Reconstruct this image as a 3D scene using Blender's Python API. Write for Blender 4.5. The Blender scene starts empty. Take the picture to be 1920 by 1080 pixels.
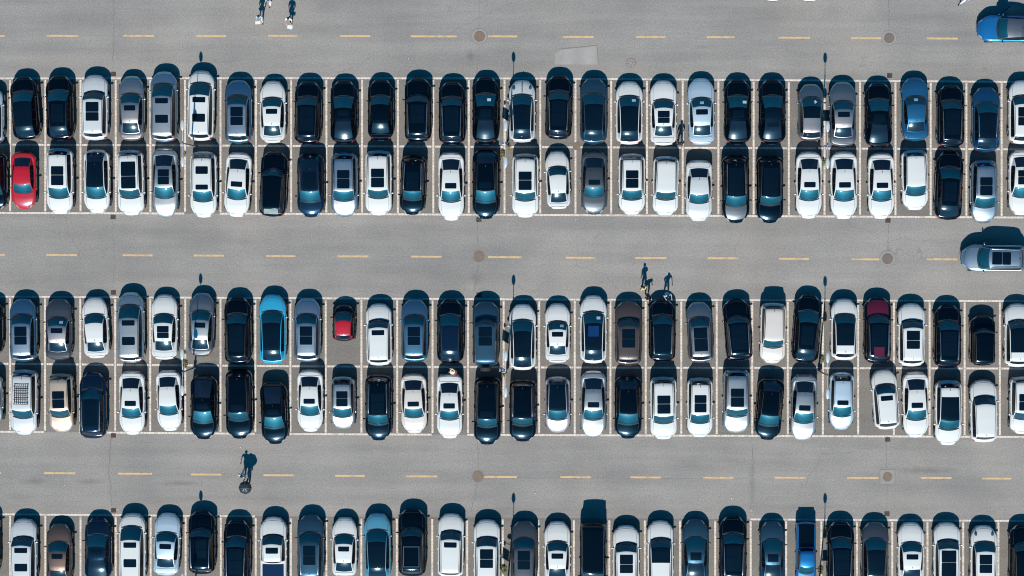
import bpy, math, random
from mathutils import Vector, Matrix, Quaternion
R = math.radians
random.seed(7)
scene = bpy.context.scene
COL = scene.collection

# ------------------------------------------------------------------ camera
F = 4108.0                      # focal length in photo pixels (photo is 1920 px wide)
CAM_H = 155.0
cam = bpy.data.cameras.new('camera')
cam.sensor_width = 36.0
cam.lens = 36.0 * F / 1920.0
cam.clip_start = 1.0
cam.clip_end = 2000.0
camo = bpy.data.objects.new('camera', cam)
COL.objects.link(camo)
dn = Vector((90 / F, 110 / F, -1.0)).normalized()      # where straight down lies in the camera's view
q = dn.rotation_difference(Vector((0, 0, -1)))
camo.rotation_mode = 'QUATERNION'
camo.rotation_quaternion = q
camo.location = (0, 0, CAM_H)
scene.camera = camo
Rm = q.to_matrix()


def at(px, py, h=0.0):
    """point of the place that stands at this spot of the photo, h metres above the ground"""
    d = Rm @ Vector(((px - 960) / F, (540 - py) / F, -1.0))
    t = (h - CAM_H) / d.z
    return Vector((d.x * t, d.y * t, h))


# ------------------------------------------------------------------ sky, sun, exposure
SUN_EL = 46.0
SUN_AZ_X = 0.085               # shadows run up the picture, a touch to the right
world = bpy.data.worlds.new('World')
scene.world = world
world.use_nodes = True
wn = world.node_tree.nodes
wl = world.node_tree.links
wn.clear()
sky = wn.new('ShaderNodeTexSky')
sky.sky_type = 'NISHITA'
sky.sun_disc = False
sky.sun_elevation = R(SUN_EL)
sky.sun_rotation = R(180 + 4.9)
sky.air_density = 1.0
sky.dust_density = 0.6
sky.ozone_density = 2.0
tint = wn.new('ShaderNodeMixRGB')
tint.blend_type = 'MULTIPLY'
tint.inputs[0].default_value = 1.0
tint.inputs[2].default_value = (0.05, 0.66, 0.92, 1)
bg = wn.new('ShaderNodeBackground')
bg.inputs[1].default_value = 0.078
out = wn.new('ShaderNodeOutputWorld')
wl.new(sky.outputs[0], tint.inputs[1])
wl.new(tint.outputs[0], bg.inputs[0])
wl.new(bg.outputs[0], out.inputs[0])

sun = bpy.data.lights.new('sun', 'SUN')
sun.energy = 4.6
sun.angle = R(0.53)
sun.color = (1.0, 0.955, 0.905)
suno = bpy.data.objects.new('sun', sun)
COL.objects.link(suno)
ld = Vector((SUN_AZ_X * math.cos(R(SUN_EL)), math.cos(R(SUN_EL)), -math.sin(R(SUN_EL)))).normalized()
suno.rotation_mode = 'QUATERNION'
suno.rotation_quaternion = ld.to_track_quat('-Z', 'Y')
suno.location = (0, -40, 60)

scene.view_settings.view_transform = 'Standard'
scene.view_settings.look = 'None'
scene.view_settings.exposure = 0.51
scene.view_settings.gamma = 1.0
scene.view_settings.use_curve_mapping = False
scene.cycles.filter_width = 1.05
scene.cycles.max_bounces = 5
scene.cycles.diffuse_bounces = 2
scene.cycles.glossy_bounces = 3


# ------------------------------------------------------------------ materials
def new_mat(name):
    m = bpy.data.materials.new(name)
    m.use_nodes = True
    return m, m.node_tree.nodes, m.node_tree.links, m.node_tree.nodes['Principled BSDF']


def simple(name, col, rough=0.5, metal=0.0, coat=0.0, spec=0.5, noise=0.0, nscale=8.0, coat_rough=0.06):
    m, n, l, b = new_mat(name)
    b.inputs['Base Color'].default_value = (*col, 1)
    b.inputs['Roughness'].default_value = rough
    b.inputs['Metallic'].default_value = metal
    b.inputs['Coat Weight'].default_value = coat
    b.inputs['Coat Roughness'].default_value = coat_rough
    b.inputs['Specular IOR Level'].default_value = spec
    if noise:
        tc = n.new('ShaderNodeTexCoord')
        nt = n.new('ShaderNodeTexNoise')
        nt.inputs['Scale'].default_value = nscale
        nt.inputs['Detail'].default_value = 5
        l.new(tc.outputs['Object'], nt.inputs['Vector'])
        mx = n.new('ShaderNodeMixRGB')
        mx.blend_type = 'MIX'
        mx.inputs[1].default_value = (*[c * (1 - noise) for c in col], 1)
        mx.inputs[2].default_value = (*[min(1, c * (1 + noise)) for c in col], 1)
        l.new(nt.outputs[0], mx.inputs[0])
        l.new(mx.outputs[0], b.inputs['Base Color'])
    return m


def ramp(n, stops):
    r = n.new('ShaderNodeValToRGB')
    e = r.color_ramp.elements
    e[0].position, e[0].color = stops[0][0], (*stops[0][1], 1)
    e[1].position, e[1].color = stops[-1][0], (*stops[-1][1], 1)
    for p, c in stops[1:-1]:
        x = e.new(p)
        x.color = (*c, 1)
    return r


def asphalt(name, dark, light, stain, dust, spots=()):
    """old asphalt: grain, cloudy wear, long tyre-swept bands, small oil stains, dusty drifts"""
    m, n, l, b = new_mat(name)
    b.inputs['Roughness'].default_value = 0.93
    b.inputs['Specular IOR Level'].default_value = 0.25
    tc = n.new('ShaderNodeTexCoord')
    P = tc.outputs['Object']

    def noise(scale, detail=4, rough=0.55, sy=1.0, sx=1.0):
        mp = n.new('ShaderNodeMapping')
        mp.inputs['Scale'].default_value = (sx, sy, 1)
        l.new(P, mp.inputs[0])
        t = n.new('ShaderNodeTexNoise')
        t.inputs['Scale'].default_value = scale
        t.inputs['Detail'].default_value = detail
        t.inputs['Roughness'].default_value = rough
        l.new(mp.outputs[0], t.inputs['Vector'])
        return t.outputs[0]

    def mix(f, a, c, mode='MIX', fac=None):
        x = n.new('ShaderNodeMixRGB')
        x.blend_type = mode
        if f is None:
            x.inputs[0].default_value = fac
        else:
            l.new(f, x.inputs[0])
        for k, s in ((1, a), (2, c)):
            if hasattr(s, 'links'):
                l.new(s, x.inputs[k])
            else:
                x.inputs[k].default_value = (*s, 1)
        return x.outputs[0]

    stain_noise = noise(1.1, 5, 0.65)
    cl = ramp(n, [(0.36, (0, 0, 0)), (0.66, (1, 1, 1))])
    l.new(noise(0.16, 6, 0.62), cl.inputs[0])
    base = mix(cl.outputs[0], dark, light)
    band = ramp(n, [(0.32, (0.84, 0.845, 0.85)), (0.68, (1.08, 1.08, 1.07))])
    l.new(noise(0.9, 4, 0.6, sx=0.06, sy=0.8), band.inputs[0])
    base = mix(None, base, band.outputs[0], 'MULTIPLY', 1.0)
    du = ramp(n, [(0.52, (0, 0, 0)), (0.75, (1, 1, 1))])
    l.new(noise(0.11, 5, 0.6), du.inputs[0])
    duf = n.new('ShaderNodeMath')
    duf.operation = 'MULTIPLY'
    duf.inputs[1].default_value = 0.5
    l.new(du.outputs[0], duf.inputs[0])
    base = mix(duf.outputs[0], base, dust)
    st = ramp(n, [(0.66, (0, 0, 0)), (0.78, (1, 1, 1))])
    l.new(noise(0.55, 5, 0.65), st.inputs[0])
    stf = n.new('ShaderNodeMath')
    stf.operation = 'MULTIPLY'
    stf.inputs[1].default_value = 0.5
    l.new(st.outputs[0], stf.inputs[0])
    base = mix(stf.outputs[0], base, stain)
    gr = ramp(n, [(0.28, (0.66, 0.66, 0.66)), (0.72, (1.34, 1.34, 1.34))])
    l.new(noise(9.0, 3, 0.8), gr.inputs[0])
    base = mix(None, base, gr.outputs[0], 'MULTIPLY', 0.75)
    gr2 = ramp(n, [(0.3, (0.66, 0.67, 0.68)), (0.7, (1.34, 1.33, 1.32))])
    l.new(noise(34.0, 2, 0.8), gr2.inputs[0])
    base = mix(None, base, gr2.outputs[0], 'MULTIPLY', 0.8)
    # hairline cracks
    vo = n.new('ShaderNodeTexVoronoi')
    vo.feature = 'DISTANCE_TO_EDGE'
    vo.inputs['Scale'].default_value = 0.13
    wv = n.new('ShaderNodeTexNoise')
    wv.inputs['Scale'].default_value = 0.9
    wv.inputs['Detail'].default_value = 5
    l.new(P, wv.inputs['Vector'])
    ad = n.new('ShaderNodeVectorMath')
    ad.operation = 'ADD'
    l.new(P, ad.inputs[0])
    l.new(wv.outputs[1], ad.inputs[1])
    l.new(ad.outputs[0], vo.inputs['Vector'])
    cr = ramp(n, [(0.0, (1, 1, 1)), (0.0035, (0, 0, 0))])
    l.new(vo.outputs[0], cr.inputs[0])
    ms = ramp(n, [(0.52, (0, 0, 0)), (0.62, (1, 1, 1))])
    l.new(noise(0.07, 2), ms.inputs[0])
    cf = n.new('ShaderNodeMath')
    cf.operation = 'MULTIPLY'
    l.new(cr.outputs[0], cf.inputs[0])
    l.new(ms.outputs[0], cf.inputs[1])
    cf2 = n.new('ShaderNodeMath')
    cf2.operation = 'MULTIPLY'
    cf2.inputs[1].default_value = 0.45
    l.new(cf.outputs[0], cf2.inputs[0])
    base = mix(cf2.outputs[0], base, stain)
    for px, py, rx, ry, amt in spots:
        c_ = at(px, py)
        sb = n.new('ShaderNodeVectorMath')
        sb.operation = 'SUBTRACT'
        sb.inputs[1].default_value = (c_.x, c_.y, 0)
        l.new(P, sb.inputs[0])
        ml = n.new('ShaderNodeVectorMath')
        ml.operation = 'MULTIPLY'
        ml.inputs[1].default_value = (26.5 / rx, 26.5 / ry, 0)
        l.new(sb.outputs[0], ml.inputs[0])
        le = n.new('ShaderNodeVectorMath')
        le.operation = 'LENGTH'
        l.new(ml.outputs[0], le.inputs[0])
        wob = n.new('ShaderNodeMath')
        wob.operation = 'MULTIPLY_ADD'
        wob.inputs[1].default_value = 1.3
        l.new(stain_noise, wob.inputs[0])
        l.new(le.outputs['Value'], wob.inputs[2])
        mr = n.new('ShaderNodeMapRange')
        mr.inputs[1].default_value = 0.55
        mr.inputs[2].default_value = 1.65
        mr.inputs[3].default_value = abs(amt)
        mr.inputs[4].default_value = 0.0
        l.new(wob.outputs[0], mr.inputs[0])
        base = mix(mr.outputs[0], base, stain if amt < 0 else dust)
    l.new(base, b.inputs['Base Color'])
    return m


M_ROAD = asphalt('road_asphalt', (0.198, 0.188, 0.176), (0.244, 0.230, 0.213), (0.100, 0.096, 0.090), (0.285, 0.256, 0.220), [
    (65, 902, 40, 9, -.6), (170, 903, 28, 7, -.6), (340, 906, 50, 7, -.6), (35, 932, 40, 12, -.25), (1740, 882, 75, 9, -.6), (893, 520, 16, 20, -.4), (882, 105, 10, 12, -.6),
    (235, 520, 26, 14, -.2), (1410, 905, 9, 60, -.35), (1290, 868, 30, 14, -.2), (640, 465, 150, 10, -.25), (600, 60, 200, 14, -.14), (1250, 905, 160, 8, -.12),
    (1130, 122, 110, 16, .45), (430, 945, 110, 16, .35), (1700, 938, 90, 18, .35), (1530, 128, 110, 16, .25), (885, 538, 14, 14, .5), (100, 120, 120, 18, .3),
    (1450, 432, 160, 14, -.2), (800, 425, 180, 12, -.22), (300, 432, 160, 12, -.2), (1400, 845, 200, 12, -.2), (700, 842, 160, 10, -.15), (1320, 88, 30, 5, -.3)])
M_BAY = asphalt('bay_asphalt', (0.142, 0.132, 0.120), (0.172, 0.159, 0.143), (0.090, 0.084, 0.076), (0.200, 0.176, 0.150))


def line_mat(name, col, gapcol, brick):
    m, n, l, b = new_mat(name)
    b.inputs['Roughness'].default_value = 0.8
    uv = n.new('ShaderNodeUVMap')
    tc = n.new('ShaderNodeTexCoord')
    nz = n.new('ShaderNodeTexNoise')
    nz.inputs['Scale'].default_value = 2.6
    nz.inputs['Detail'].default_value = 6
    nz.inputs['Roughness'].default_value = 0.75
    l.new(tc.outputs['Object'], nz.inputs['Vector'])
    wr = ramp(n, [(0.38, (1, 1, 1)), (0.52, (0, 0, 0))])
    l.new(nz.outputs[0], wr.inputs[0])
    mx = n.new('ShaderNodeMixRGB')
    mx.inputs[1].default_value = (*col, 1)
    mx.inputs[2].default_value = (*gapcol, 1)
    if brick:
        sp = n.new('ShaderNodeSeparateXYZ')
        l.new(uv.outputs[0], sp.inputs[0])
        mt = n.new('ShaderNodeMath')
        mt.operation = 'FRACT'
        dv = n.new('ShaderNodeMath')
        dv.operation = 'MULTIPLY'
        dv.inputs[1].default_value = 1 / 0.24
        l.new(sp.outputs[0], dv.inputs[0])
        l.new(dv.outputs[0], mt.inputs[0])
        gp = ramp(n, [(0.0, (0.60, 0.60, 0.60)), (0.16, (0, 0, 0))])
        gp.color_ramp.interpolation = 'CONSTANT'
        l.new(mt.outputs[0], gp.inputs[0])
        mm = n.new('ShaderNodeMath')
        mm.operation = 'MAXIMUM'
        ws = n.new('ShaderNodeMath')
        ws.operation = 'MULTIPLY'
        ws.inputs[1].default_value = 0.7
        l.new(wr.outputs[0], ws.inputs[0])
        l.new(gp.outputs[0], mm.inputs[0])
        l.new(ws.outputs[0], mm.inputs[1])
        l.new(mm.outputs[0], mx.inputs[0])
    else:
        ws = n.new('ShaderNodeMath')
        ws.operation = 'MULTIPLY'
        ws.inputs[1].default_value = 0.75
        l.new(wr.outputs[0], ws.inputs[0])
        l.new(ws.outputs[0], mx.inputs[0])
    l.new(mx.outputs[0], b.inputs['Base Color'])
    return m


M_LINE = line_mat('white_line', (0.56, 0.495, 0.435), (0.235, 0.20, 0.17), True)
M_YEL = line_mat('yellow_line', (0.50, 0.335, 0.165), (0.26, 0.215, 0.16), False)
M_CONC = simple('concrete', (0.222, 0.210, 0.190), 0.9, noise=0.22, nscale=2.2)
M_PATCH = simple('patch_concrete', (0.252, 0.243, 0.226), 0.9, noise=0.3, nscale=1.2)
M_RUST = simple('rusty_iron', (0.16, 0.112, 0.076), 0.75, noise=0.5, nscale=7)
M_IRON = simple('worn_iron', (0.125, 0.098, 0.085), 0.7, noise=0.4, nscale=7)
M_GRATE = simple('grate_iron', (0.07, 0.042, 0.034), 0.7, noise=0.4, nscale=9)
M_PIT = simple('pit_dark', (0.02, 0.02, 0.02), 0.9)
M_SEAM = simple('joint_dark', (0.150, 0.143, 0.134), 0.9, noise=0.3, nscale=2)


def paint(name, col, metal=0.0, rough=0.38, coat=1.0, spec=.5, tintc=(0.45, 0.80, 1.0)):
    m, n, l, b = new_mat('paint_' + name)
    b.inputs['Metallic'].default_value = metal
    b.inputs['Roughness'].default_value = rough
    b.inputs['Specular IOR Level'].default_value = spec
    b.inputs['Coat Weight'].default_value = coat
    b.inputs['Coat Roughness'].default_value = 0.045
    b.inputs['Coat IOR'].default_value = 1.5
    b.inputs['Specular Tint'].default_value = (*tintc, 1)
    tc = n.new('ShaderNodeTexCoord')
    nt = n.new('ShaderNodeTexNoise')
    nt.inputs['Scale'].default_value = 1.7
    nt.inputs['Detail'].default_value = 6
    nt.inputs['Roughness'].default_value = 0.7
    l.new(tc.outputs['Object'], nt.inputs['Vector'])
    mx = n.new('ShaderNodeMixRGB')
    d = 0.93
    mx.inputs[1].default_value = (*[c * d for c in col], 1)
    mx.inputs[2].default_value = (*col, 1)
    l.new(nt.outputs[0], mx.inputs[0])
    l.new(mx.outputs[0], b.inputs['Base Color'])
    # faint dust dulls the coat in places
    mr = n.new('ShaderNodeMapRange')
    mr.inputs[3].default_value = 0.08
    mr.inputs[4].default_value = 0.15
    l.new(nt.outputs[0], mr.inputs[0])
    l.new(mr.outputs[0], b.inputs['Coat Roughness'])
    return m


PAINT = {
    'white': paint('white', (0.525, 0.535, 0.512), 0.0),
    'pearl': paint('pearl', (0.47, 0.49, 0.485), 0.10),
    'cream': paint('cream', (0.52, 0.485, 0.44), 0.05),
    'silver': paint('silver', (0.53, 0.55, 0.53), 0.92, 0.37),
    'champagne': paint('champagne', (0.50, 0.465, 0.435), 0.95, 0.37),
    'paleblue': paint('paleblue', (0.46, 0.58, 0.65), 0.5, 0.40),
    'bluesilver': paint('bluesilver', (0.34, 0.43, 0.49), 0.92, 0.37),
    'steelblue': paint('steelblue', (0.09, 0.215, 0.32), 0.88, 0.37),
    'grey': paint('grey', (0.28, 0.29, 0.295), 0.93, 0.37),
    'darkgrey': paint('darkgrey', (0.075, 0.085, 0.095), 0.7, 0.40),
    'slate': paint('slate', (0.028, 0.075, 0.115), 0.7, 0.40),
    'navy': paint('navy', (0.003, 0.011, 0.027), 0.2, 0.30, .65, .16, (0.06, 0.40, 0.85)),
    'black': paint('black', (0.0006, 0.0018, 0.0036), 0.0, 0.27, .62, .14, (0.06, 0.42, 0.80)),
    'blue': paint('blue', (0.018, 0.12, 0.24), 0.6, 0.38),
    'deepblue': paint('deepblue', (0.006, 0.05, 0.12), 0.4, 0.36),
    'brightblue': paint('brightblue', (0.01, 0.155, 0.40), 0.55, 0.38),
    'cyan': paint('cyan', (0.03, 0.33, 0.52), 0.15, 0.36),
    'skyblue': paint('skyblue', (0.10, 0.33, 0.45), 0.4, 0.36),
    'red': paint('red', (0.37, 0.006, 0.014), 0.0, 0.34),
    'wine': paint('wine', (0.085, 0.004, 0.018), 0.2, 0.36),
    'gold': paint('gold', (0.56, 0.44, 0.33), 0.65, 0.42),
    'brown': paint('brown', (0.085, 0.062, 0.052), 0.6, 0.40),
    'bronze': paint('bronze', (0.15, 0.10, 0.075), 0.75, 0.42),
    'lilac': paint('lilac', (0.48, 0.45, 0.49), 0.65, 0.40),
}


def glassmat(name, col, rough=0.40, cr=0.05, spec=0.5, coat=0.6):
    m, n, l, b = new_mat(name)
    b.inputs['Base Color'].default_value = (*col, 1)
    b.inputs['Roughness'].default_value = rough
    b.inputs['IOR'].default_value = 1.52
    b.inputs['Specular IOR Level'].default_value = spec
    b.inputs['Coat Weight'].default_value = coat
    b.inputs['Coat Roughness'].default_value = cr
    b.inputs['Specular Tint'].default_value = (0.16, 0.72, 1.0, 1)
    tc = n.new('ShaderNodeTexCoord')
    nt = n.new('ShaderNodeTexNoise')
    nt.inputs['Scale'].default_value = 1.6
    nt.inputs['Detail'].default_value = 3
    l.new(tc.outputs['Object'], nt.inputs['Vector'])
    mx = n.new('ShaderNodeMixRGB')
    mx.inputs[1].default_value = (*[c * 0.55 for c in col], 1)
    mx.inputs[2].default_value = (*[c * 1.35 for c in col], 1)
    l.new(nt.outputs[0], mx.inputs[0])
    l.new(mx.outputs[0], b.inputs['Base Color'])
    return m


G_WIND = glassmat('windshield_glass', (0.0022, 0.038, 0.062), .48, .07, .70, .25)
G_REAR = glassmat('rear_glass', (0.006, 0.013, 0.026), 0.30, .10, .06, .9)
G_SIDE = glassmat('side_glass', (0.002, 0.004, 0.007), .3, .05, .08, .22)
G_ROOF = glassmat('roof_glass', (0.0015, 0.005, 0.011), .32, .06, .12, .5)
M_TRIM = simple('black_trim', (0.008, 0.009, 0.011), 0.55, noise=0.3)
M_GAP = simple('panel_gap', (0.012, 0.014, 0.017), 0.9)
M_TYRE = simple('tyre_rubber', (0.018, 0.018, 0.019), 0.85, noise=0.2)
M_RIM = simple('alloy_rim', (0.42, 0.42, 0.43), 0.35, 0.85)
M_CHROME = simple('chrome', (0.62, 0.64, 0.66), 0.22, 0.95)
M_HEAD = simple('headlight_lens', (0.30, 0.36, 0.40), 0.12, 0.3, coat=1)
M_TAIL = simple('taillight_lens', (0.22, 0.008, 0.010), 0.18, coat=1)
M_PLATE = simple('number_plate', (0.02, 0.05, 0.13), 0.6)
M_CARD = simple('white_card', (0.62, 0.68, 0.70), 0.6, noise=0.15)
M_LAMP = simple('lamp_paint', (0.40, 0.45, 0.47), 0.45, 0.2, noise=0.1)
M_POLE = simple('pole_paint', (0.17, 0.18, 0.185), 0.5, 0.2, noise=0.15)
M_SIGNB = simple('sign_blue', (0.015, 0.10, 0.28), 0.5)
M_SIGNW = simple('sign_face', (0.6, 0.6, 0.58), 0.5)
M_SUNSHADE = simple('windscreen_sunshade', (0.17, 0.22, 0.21), 0.6, 0.0, noise=0.7, nscale=3)


# ------------------------------------------------------------------ mesh helpers
class MB:
    def __init__(s):
        s.v, s.f, s.m, s.uv = [], [], [], None

    def vert(s, *p):
        s.v.append(tuple(p))
        return len(s.v) - 1

    def face(s, idx, mi=0):
        s.f.append(tuple(idx))
        s.m.append(mi)

    def box(s, c, d, mi=0, rot=None, taper=1.0):
        x, y, z = [k / 2 for k in d]
        ps = []
        for sz in (-1, 1):
            t = taper if sz > 0 else 1
            for sx, sy in ((-1, -1), (1, -1), (1, 1), (-1, 1)):
                p = Vector((sx * x * t, sy * y * t, sz * z))
                if rot is not None:
                    p = rot @ p
                ps.append(s.vert(*(p + Vector(c))))
        for q_ in ((3, 2, 1, 0), (4, 5, 6, 7), (0, 1, 5, 4), (1, 2, 6, 5), (2, 3, 7, 6), (3, 0, 4, 7)):
            s.face([ps[k] for k in q_], mi)

    def tube(s, pts, rad, n=8, mi=0, cap=True):
        pts = [Vector(p) for p in pts]
        rads = rad if isinstance(rad, (list, tuple)) else [rad] * len(pts)
        rings = []
        for i, p in enumerate(pts):
            a = pts[max(0, i - 1)]
            b = pts[min(len(pts) - 1, i + 1)]
            d = (b - a).normalized()
            u = d.orthogonal().normalized() if abs(d.z) > 0.95 else d.cross(Vector((0, 0, 1))).normalized()
            w = d.cross(u)
            rings.append([s.vert(*(p + rads[i] * (math.cos(2 * math.pi * k / n) * u + math.sin(2 * math.pi * k / n) * w))) for k in range(n)])
        for i in range(len(rings) - 1):
            for k in range(n):
                s.face((rings[i][k], rings[i][(k + 1) % n], rings[i + 1][(k + 1) % n], rings[i + 1][k]), mi)
        if cap:
            s.face(rings[0][::-1], mi)
            s.face(rings[-1], mi)

    def ell(s, c, r, nu=12, nv=7, mi=0, top=None):
        rows = []
        for j in range(1, nv):
            th = math.pi * j / nv
            rows.append([s.vert(c[0] + r[0] * math.sin(th) * math.cos(2 * math.pi * k / nu),
                                c[1] + r[1] * math.sin(th) * math.sin(2 * math.pi * k / nu),
                                c[2] + r[2] * math.cos(th)) for k in range(nu)])
        a = s.vert(c[0], c[1], c[2] + r[2])
        b = s.vert(c[0], c[1], c[2] - r[2])
        for k in range(nu):
            s.face((a, rows[0][k], rows[0][(k + 1) % nu]), mi)
            s.face((b, rows[-1][(k + 1) % nu], rows[-1][k]), mi)
        for j in range(len(rows) - 1):
            for k in range(nu):
                s.face((rows[j][k], rows[j + 1][k], rows[j + 1][(k + 1) % nu], rows[j][(k + 1) % nu]), mi)

    def disc(s, c, r, n=24, mi=0, r0=0.0):
        o = [s.vert(c[0] + r * math.cos(2 * math.pi * k / n), c[1] + r * math.sin(2 * math.pi * k / n), c[2]) for k in range(n)]
        if r0:
            i_ = [s.vert(c[0] + r0 * math.cos(2 * math.pi * k / n), c[1] + r0 * math.sin(2 * math.pi * k / n), c[2]) for k in range(n)]
            for k in range(n):
                s.face((o[k], o[(k + 1) % n], i_[(k + 1) % n], i_[k]), mi)
        else:
            s.face(o, mi)

    def mesh(s, name, mats, smooth=True, angle=38):
        used = sorted(set(i for f in s.f for i in f))
        mp = {o: k for k, o in enumerate(used)}
        me = bpy.data.meshes.new(name)
        me.from_pydata([s.v[i] for i in used], [], [tuple(mp[i] for i in f) for f in s.f])
        for m in mats:
            me.materials.append(m)
        me.polygons.foreach_set('material_index', s.m)
        if smooth:
            me.polygons.foreach_set('use_smooth', [True] * len(me.polygons))
            me.set_sharp_from_angle(angle=R(angle))
        me.update()
        return me


def obj(name, me, parent=None, paintm=None, loc=None):
    o = bpy.data.objects.new(name, me)
    COL.objects.link(o)
    if parent is not None:
        o.parent = parent
    if loc is not None:
        o.location = loc
    if paintm is not None and len(me.materials):
        o.material_slots[0].link = 'OBJECT'
        o.material_slots[0].material = paintm
    return o


def tag(o, label=None, cat=None, group=None, kind=None):
    if label:
        o['label'] = label
    if cat:
        o['category'] = cat
    if group:
        o['group'] = group
    if kind:
        o['kind'] = kind
    return o


def empty(name, loc, rz=0.0, **k):
    o = bpy.data.objects.new(name, None)
    o.empty_display_size = 0.3
    COL.objects.link(o)
    o.location = loc
    o.rotation_euler = (0, 0, rz)
    tag(o, **k)
    return o


# ------------------------------------------------------------------ the ground
def lerp_(a, b, t):
    return a + (b - a) * t


def interp(x, xs, ys):
    if x <= xs[0]:
        return ys[0] + (x - xs[0]) * (ys[1] - ys[0]) / (xs[1] - xs[0])
    for a in range(len(xs) - 1):
        if x <= xs[a + 1]:
            return ys[a] + (x - xs[a]) * (ys[a + 1] - ys[a]) / (xs[a + 1] - xs[a])
    return ys[-1] + (x - xs[-1]) * (ys[-1] - ys[-2]) / (xs[-1] - xs[-2])


mb = MB()
S_ = 400
mb.face([mb.vert(-S_, -S_, 0), mb.vert(S_, -S_, 0), mb.vert(S_, S_, 0), mb.vert(-S_, S_, 0)])
tag(obj('road', mb.mesh('road', [M_ROAD], False)), kind='structure')

XS = (75, 545, 1015, 1480)
BLK = [
    dict(name='a', top=(147, 146.5, 147.2, 150.5), mid=(271.4, 273.6, 275.8, 278), bot=(399.5, 401, 403, 405.5),
         xs=[-47, 19, 85, 151, 217, 282, 347, 413.5, 480, 546, 612, 679, 746, 812.5, 879, 946, 1013, 1079, 1146, 1213, 1280, 1347, 1413, 1479, 1546, 1612.5, 1679, 1745, 1812, 1878, 1945]),
    dict(name='b', top=(556.5, 559, 561.4, 563), mid=(682.6, 686.7, 688.9, 690), bot=(810, 813.8, 815.7, 817.5),
         xs=[-47, 19, 84.4, 150.5, 216, 281.7, 347.5, 413.5, 478.8, 544.6, 610.7, 677.7, 744.8, 811, 877.6, 944.3, 1011, 1077.6, 1144.6, 1210.7, 1277.4, 1343.8, 1410.5, 1477, 1542.8, 1609, 1676, 1743, 1808.6, 1874.7, 1941]),
    dict(name='c', top=(964.8, 968.5, 971.5, 974.2), mid=(1093, 1097, 1100, 1103), bot=(1221, 1225, 1228, 1231),
         xs=[-47, 19, 85, 151, 217, 282.5, 348, 414, 479.5, 545.5, 612, 677.5, 744, 810.5, 876, 942.7, 1009.5, 1076, 1142.5, 1209, 1275, 1341, 1407.5, 1474, 1540, 1606.7, 1673, 1739, 1806, 1872, 1938]),
]


def strip_(mb, uvs, a, b, w, z):
    """a painted strip from a to b, UV u = metres along it"""
    d = (b - a)
    L = d.length
    d = d / L
    nrm = Vector((-d.y, d.x, 0)) * (w / 2)
    n0 = random.random() * 3
    ids = [mb.vert(p.x, p.y, z) for p in (a - nrm, b - nrm, b + nrm, a + nrm)]
    mb.face(ids)
    uvs += [(n0, 0), (n0 + L, 0), (n0 + L, 1), (n0, 1)]


def strips_obj(name, segs, mat, z):
    mb = MB()
    uvs = []
    for a, b, w in segs:
        strip_(mb, uvs, a, b, w, z)
    me = mb.mesh(name, [mat], False)
    ul = me.uv_layers.new(name='UVMap')
    for k, u in enumerate(uvs):
        ul.data[k].uv = u
    o = obj(name, me)
    tag(o, kind='structure')
    return o


LW = 0.135
for B in BLK:
    def Y(k, x, B=B):
        return interp(x, XS, B[k])
    # bay surface: one sheet
    mb = MB()
    xs_ = [-700] + list(range(0, 1921, 240)) + [2620]
    up = [mb.vert(*at(x, Y('top', max(-40, min(1960, x))), 0.004)) for x in xs_]
    lo = [mb.vert(*at(x, Y('bot', max(-40, min(1960, x))), 0.004)) for x in xs_]
    for k in range(len(xs_) - 1):
        mb.face((lo[k], lo[k + 1], up[k + 1], up[k]))
    tag(obj('parking_bay_ground', mb.mesh('parking_bay_ground', [M_BAY], False)), kind='structure')
    segs = []
    vx = B['xs'][:]
    ext_l = [vx[0] - 66 * k for k in range(8, 0, -1)]
    ext_r = [vx[-1] + 66 * k for k in range(1, 9)]
    vx = ext_l + vx + ext_r
    for x in vx:
        segs.append((at(x, Y('top', x) + 3.0), at(x, Y('bot', x) - 3.0), LW))
    cols = list(zip(vx[:-1], vx[1:]))
    for k in ('top', 'mid', 'bot'):
        for x0, x1 in cols:
            if B['name'] == 'c' and k == 'top' and 470 < x0 < 1400:
                continue
            if random.random() < 0.03 and k != 'mid':
                continue
            z0 = x0 + (3 if k == 'mid' else -1.5)
            segs.append((at(z0, Y(k, x0)), at(x1 - (3 if k == 'mid' else 1.5), Y(k, x1)), LW))
    strips_obj('parking_lines', segs, M_LINE, 0.008)

DASH = [
    [(-48, 9, 67), (87, 147, 67), (231, 289, 67), (367, 424, 67.5), (503, 558, 67), (638, 694, 67.5), (770, 856, 68), (915, 970, 68), (1055, 1113, 69), (1193, 1248, 69), (1325, 1377, 69.5), (1460, 1519, 70.5), (1596, 1654, 71.5), (1738, 1796, 72), (1875, 1930, 72.5)],
    [(-50, 9, 478), (87, 144, 478), (230, 286, 478.5), (363, 420, 479), (499, 554, 480), (633, 691, 480.5), (770, 828, 481), (915, 978, 482), (1061, 1117, 483), (1191, 1249, 483.5), (1327, 1384, 484), (1461, 1517, 485), (1597, 1652, 486), (1738, 1795, 486)],
    [(-55, 2, 887), (83, 141, 887), (221, 285, 888), (358, 415, 889.5), (494, 552, 891), (628, 684, 892), (761, 820, 893), (908, 969, 894), (1051, 1108, 894.5), (1182, 1239, 895), (1318, 1375, 895.5), (1452, 1511, 895.5), (1588, 1647, 896), (1727, 1784, 896), (1842, 1896, 897)]]
for row in DASH:
    strips_obj('centre_line', [(at(a, y), at(b, y + 0.3), 0.135) for a, b, y in row], M_YEL, 0.005)

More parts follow.
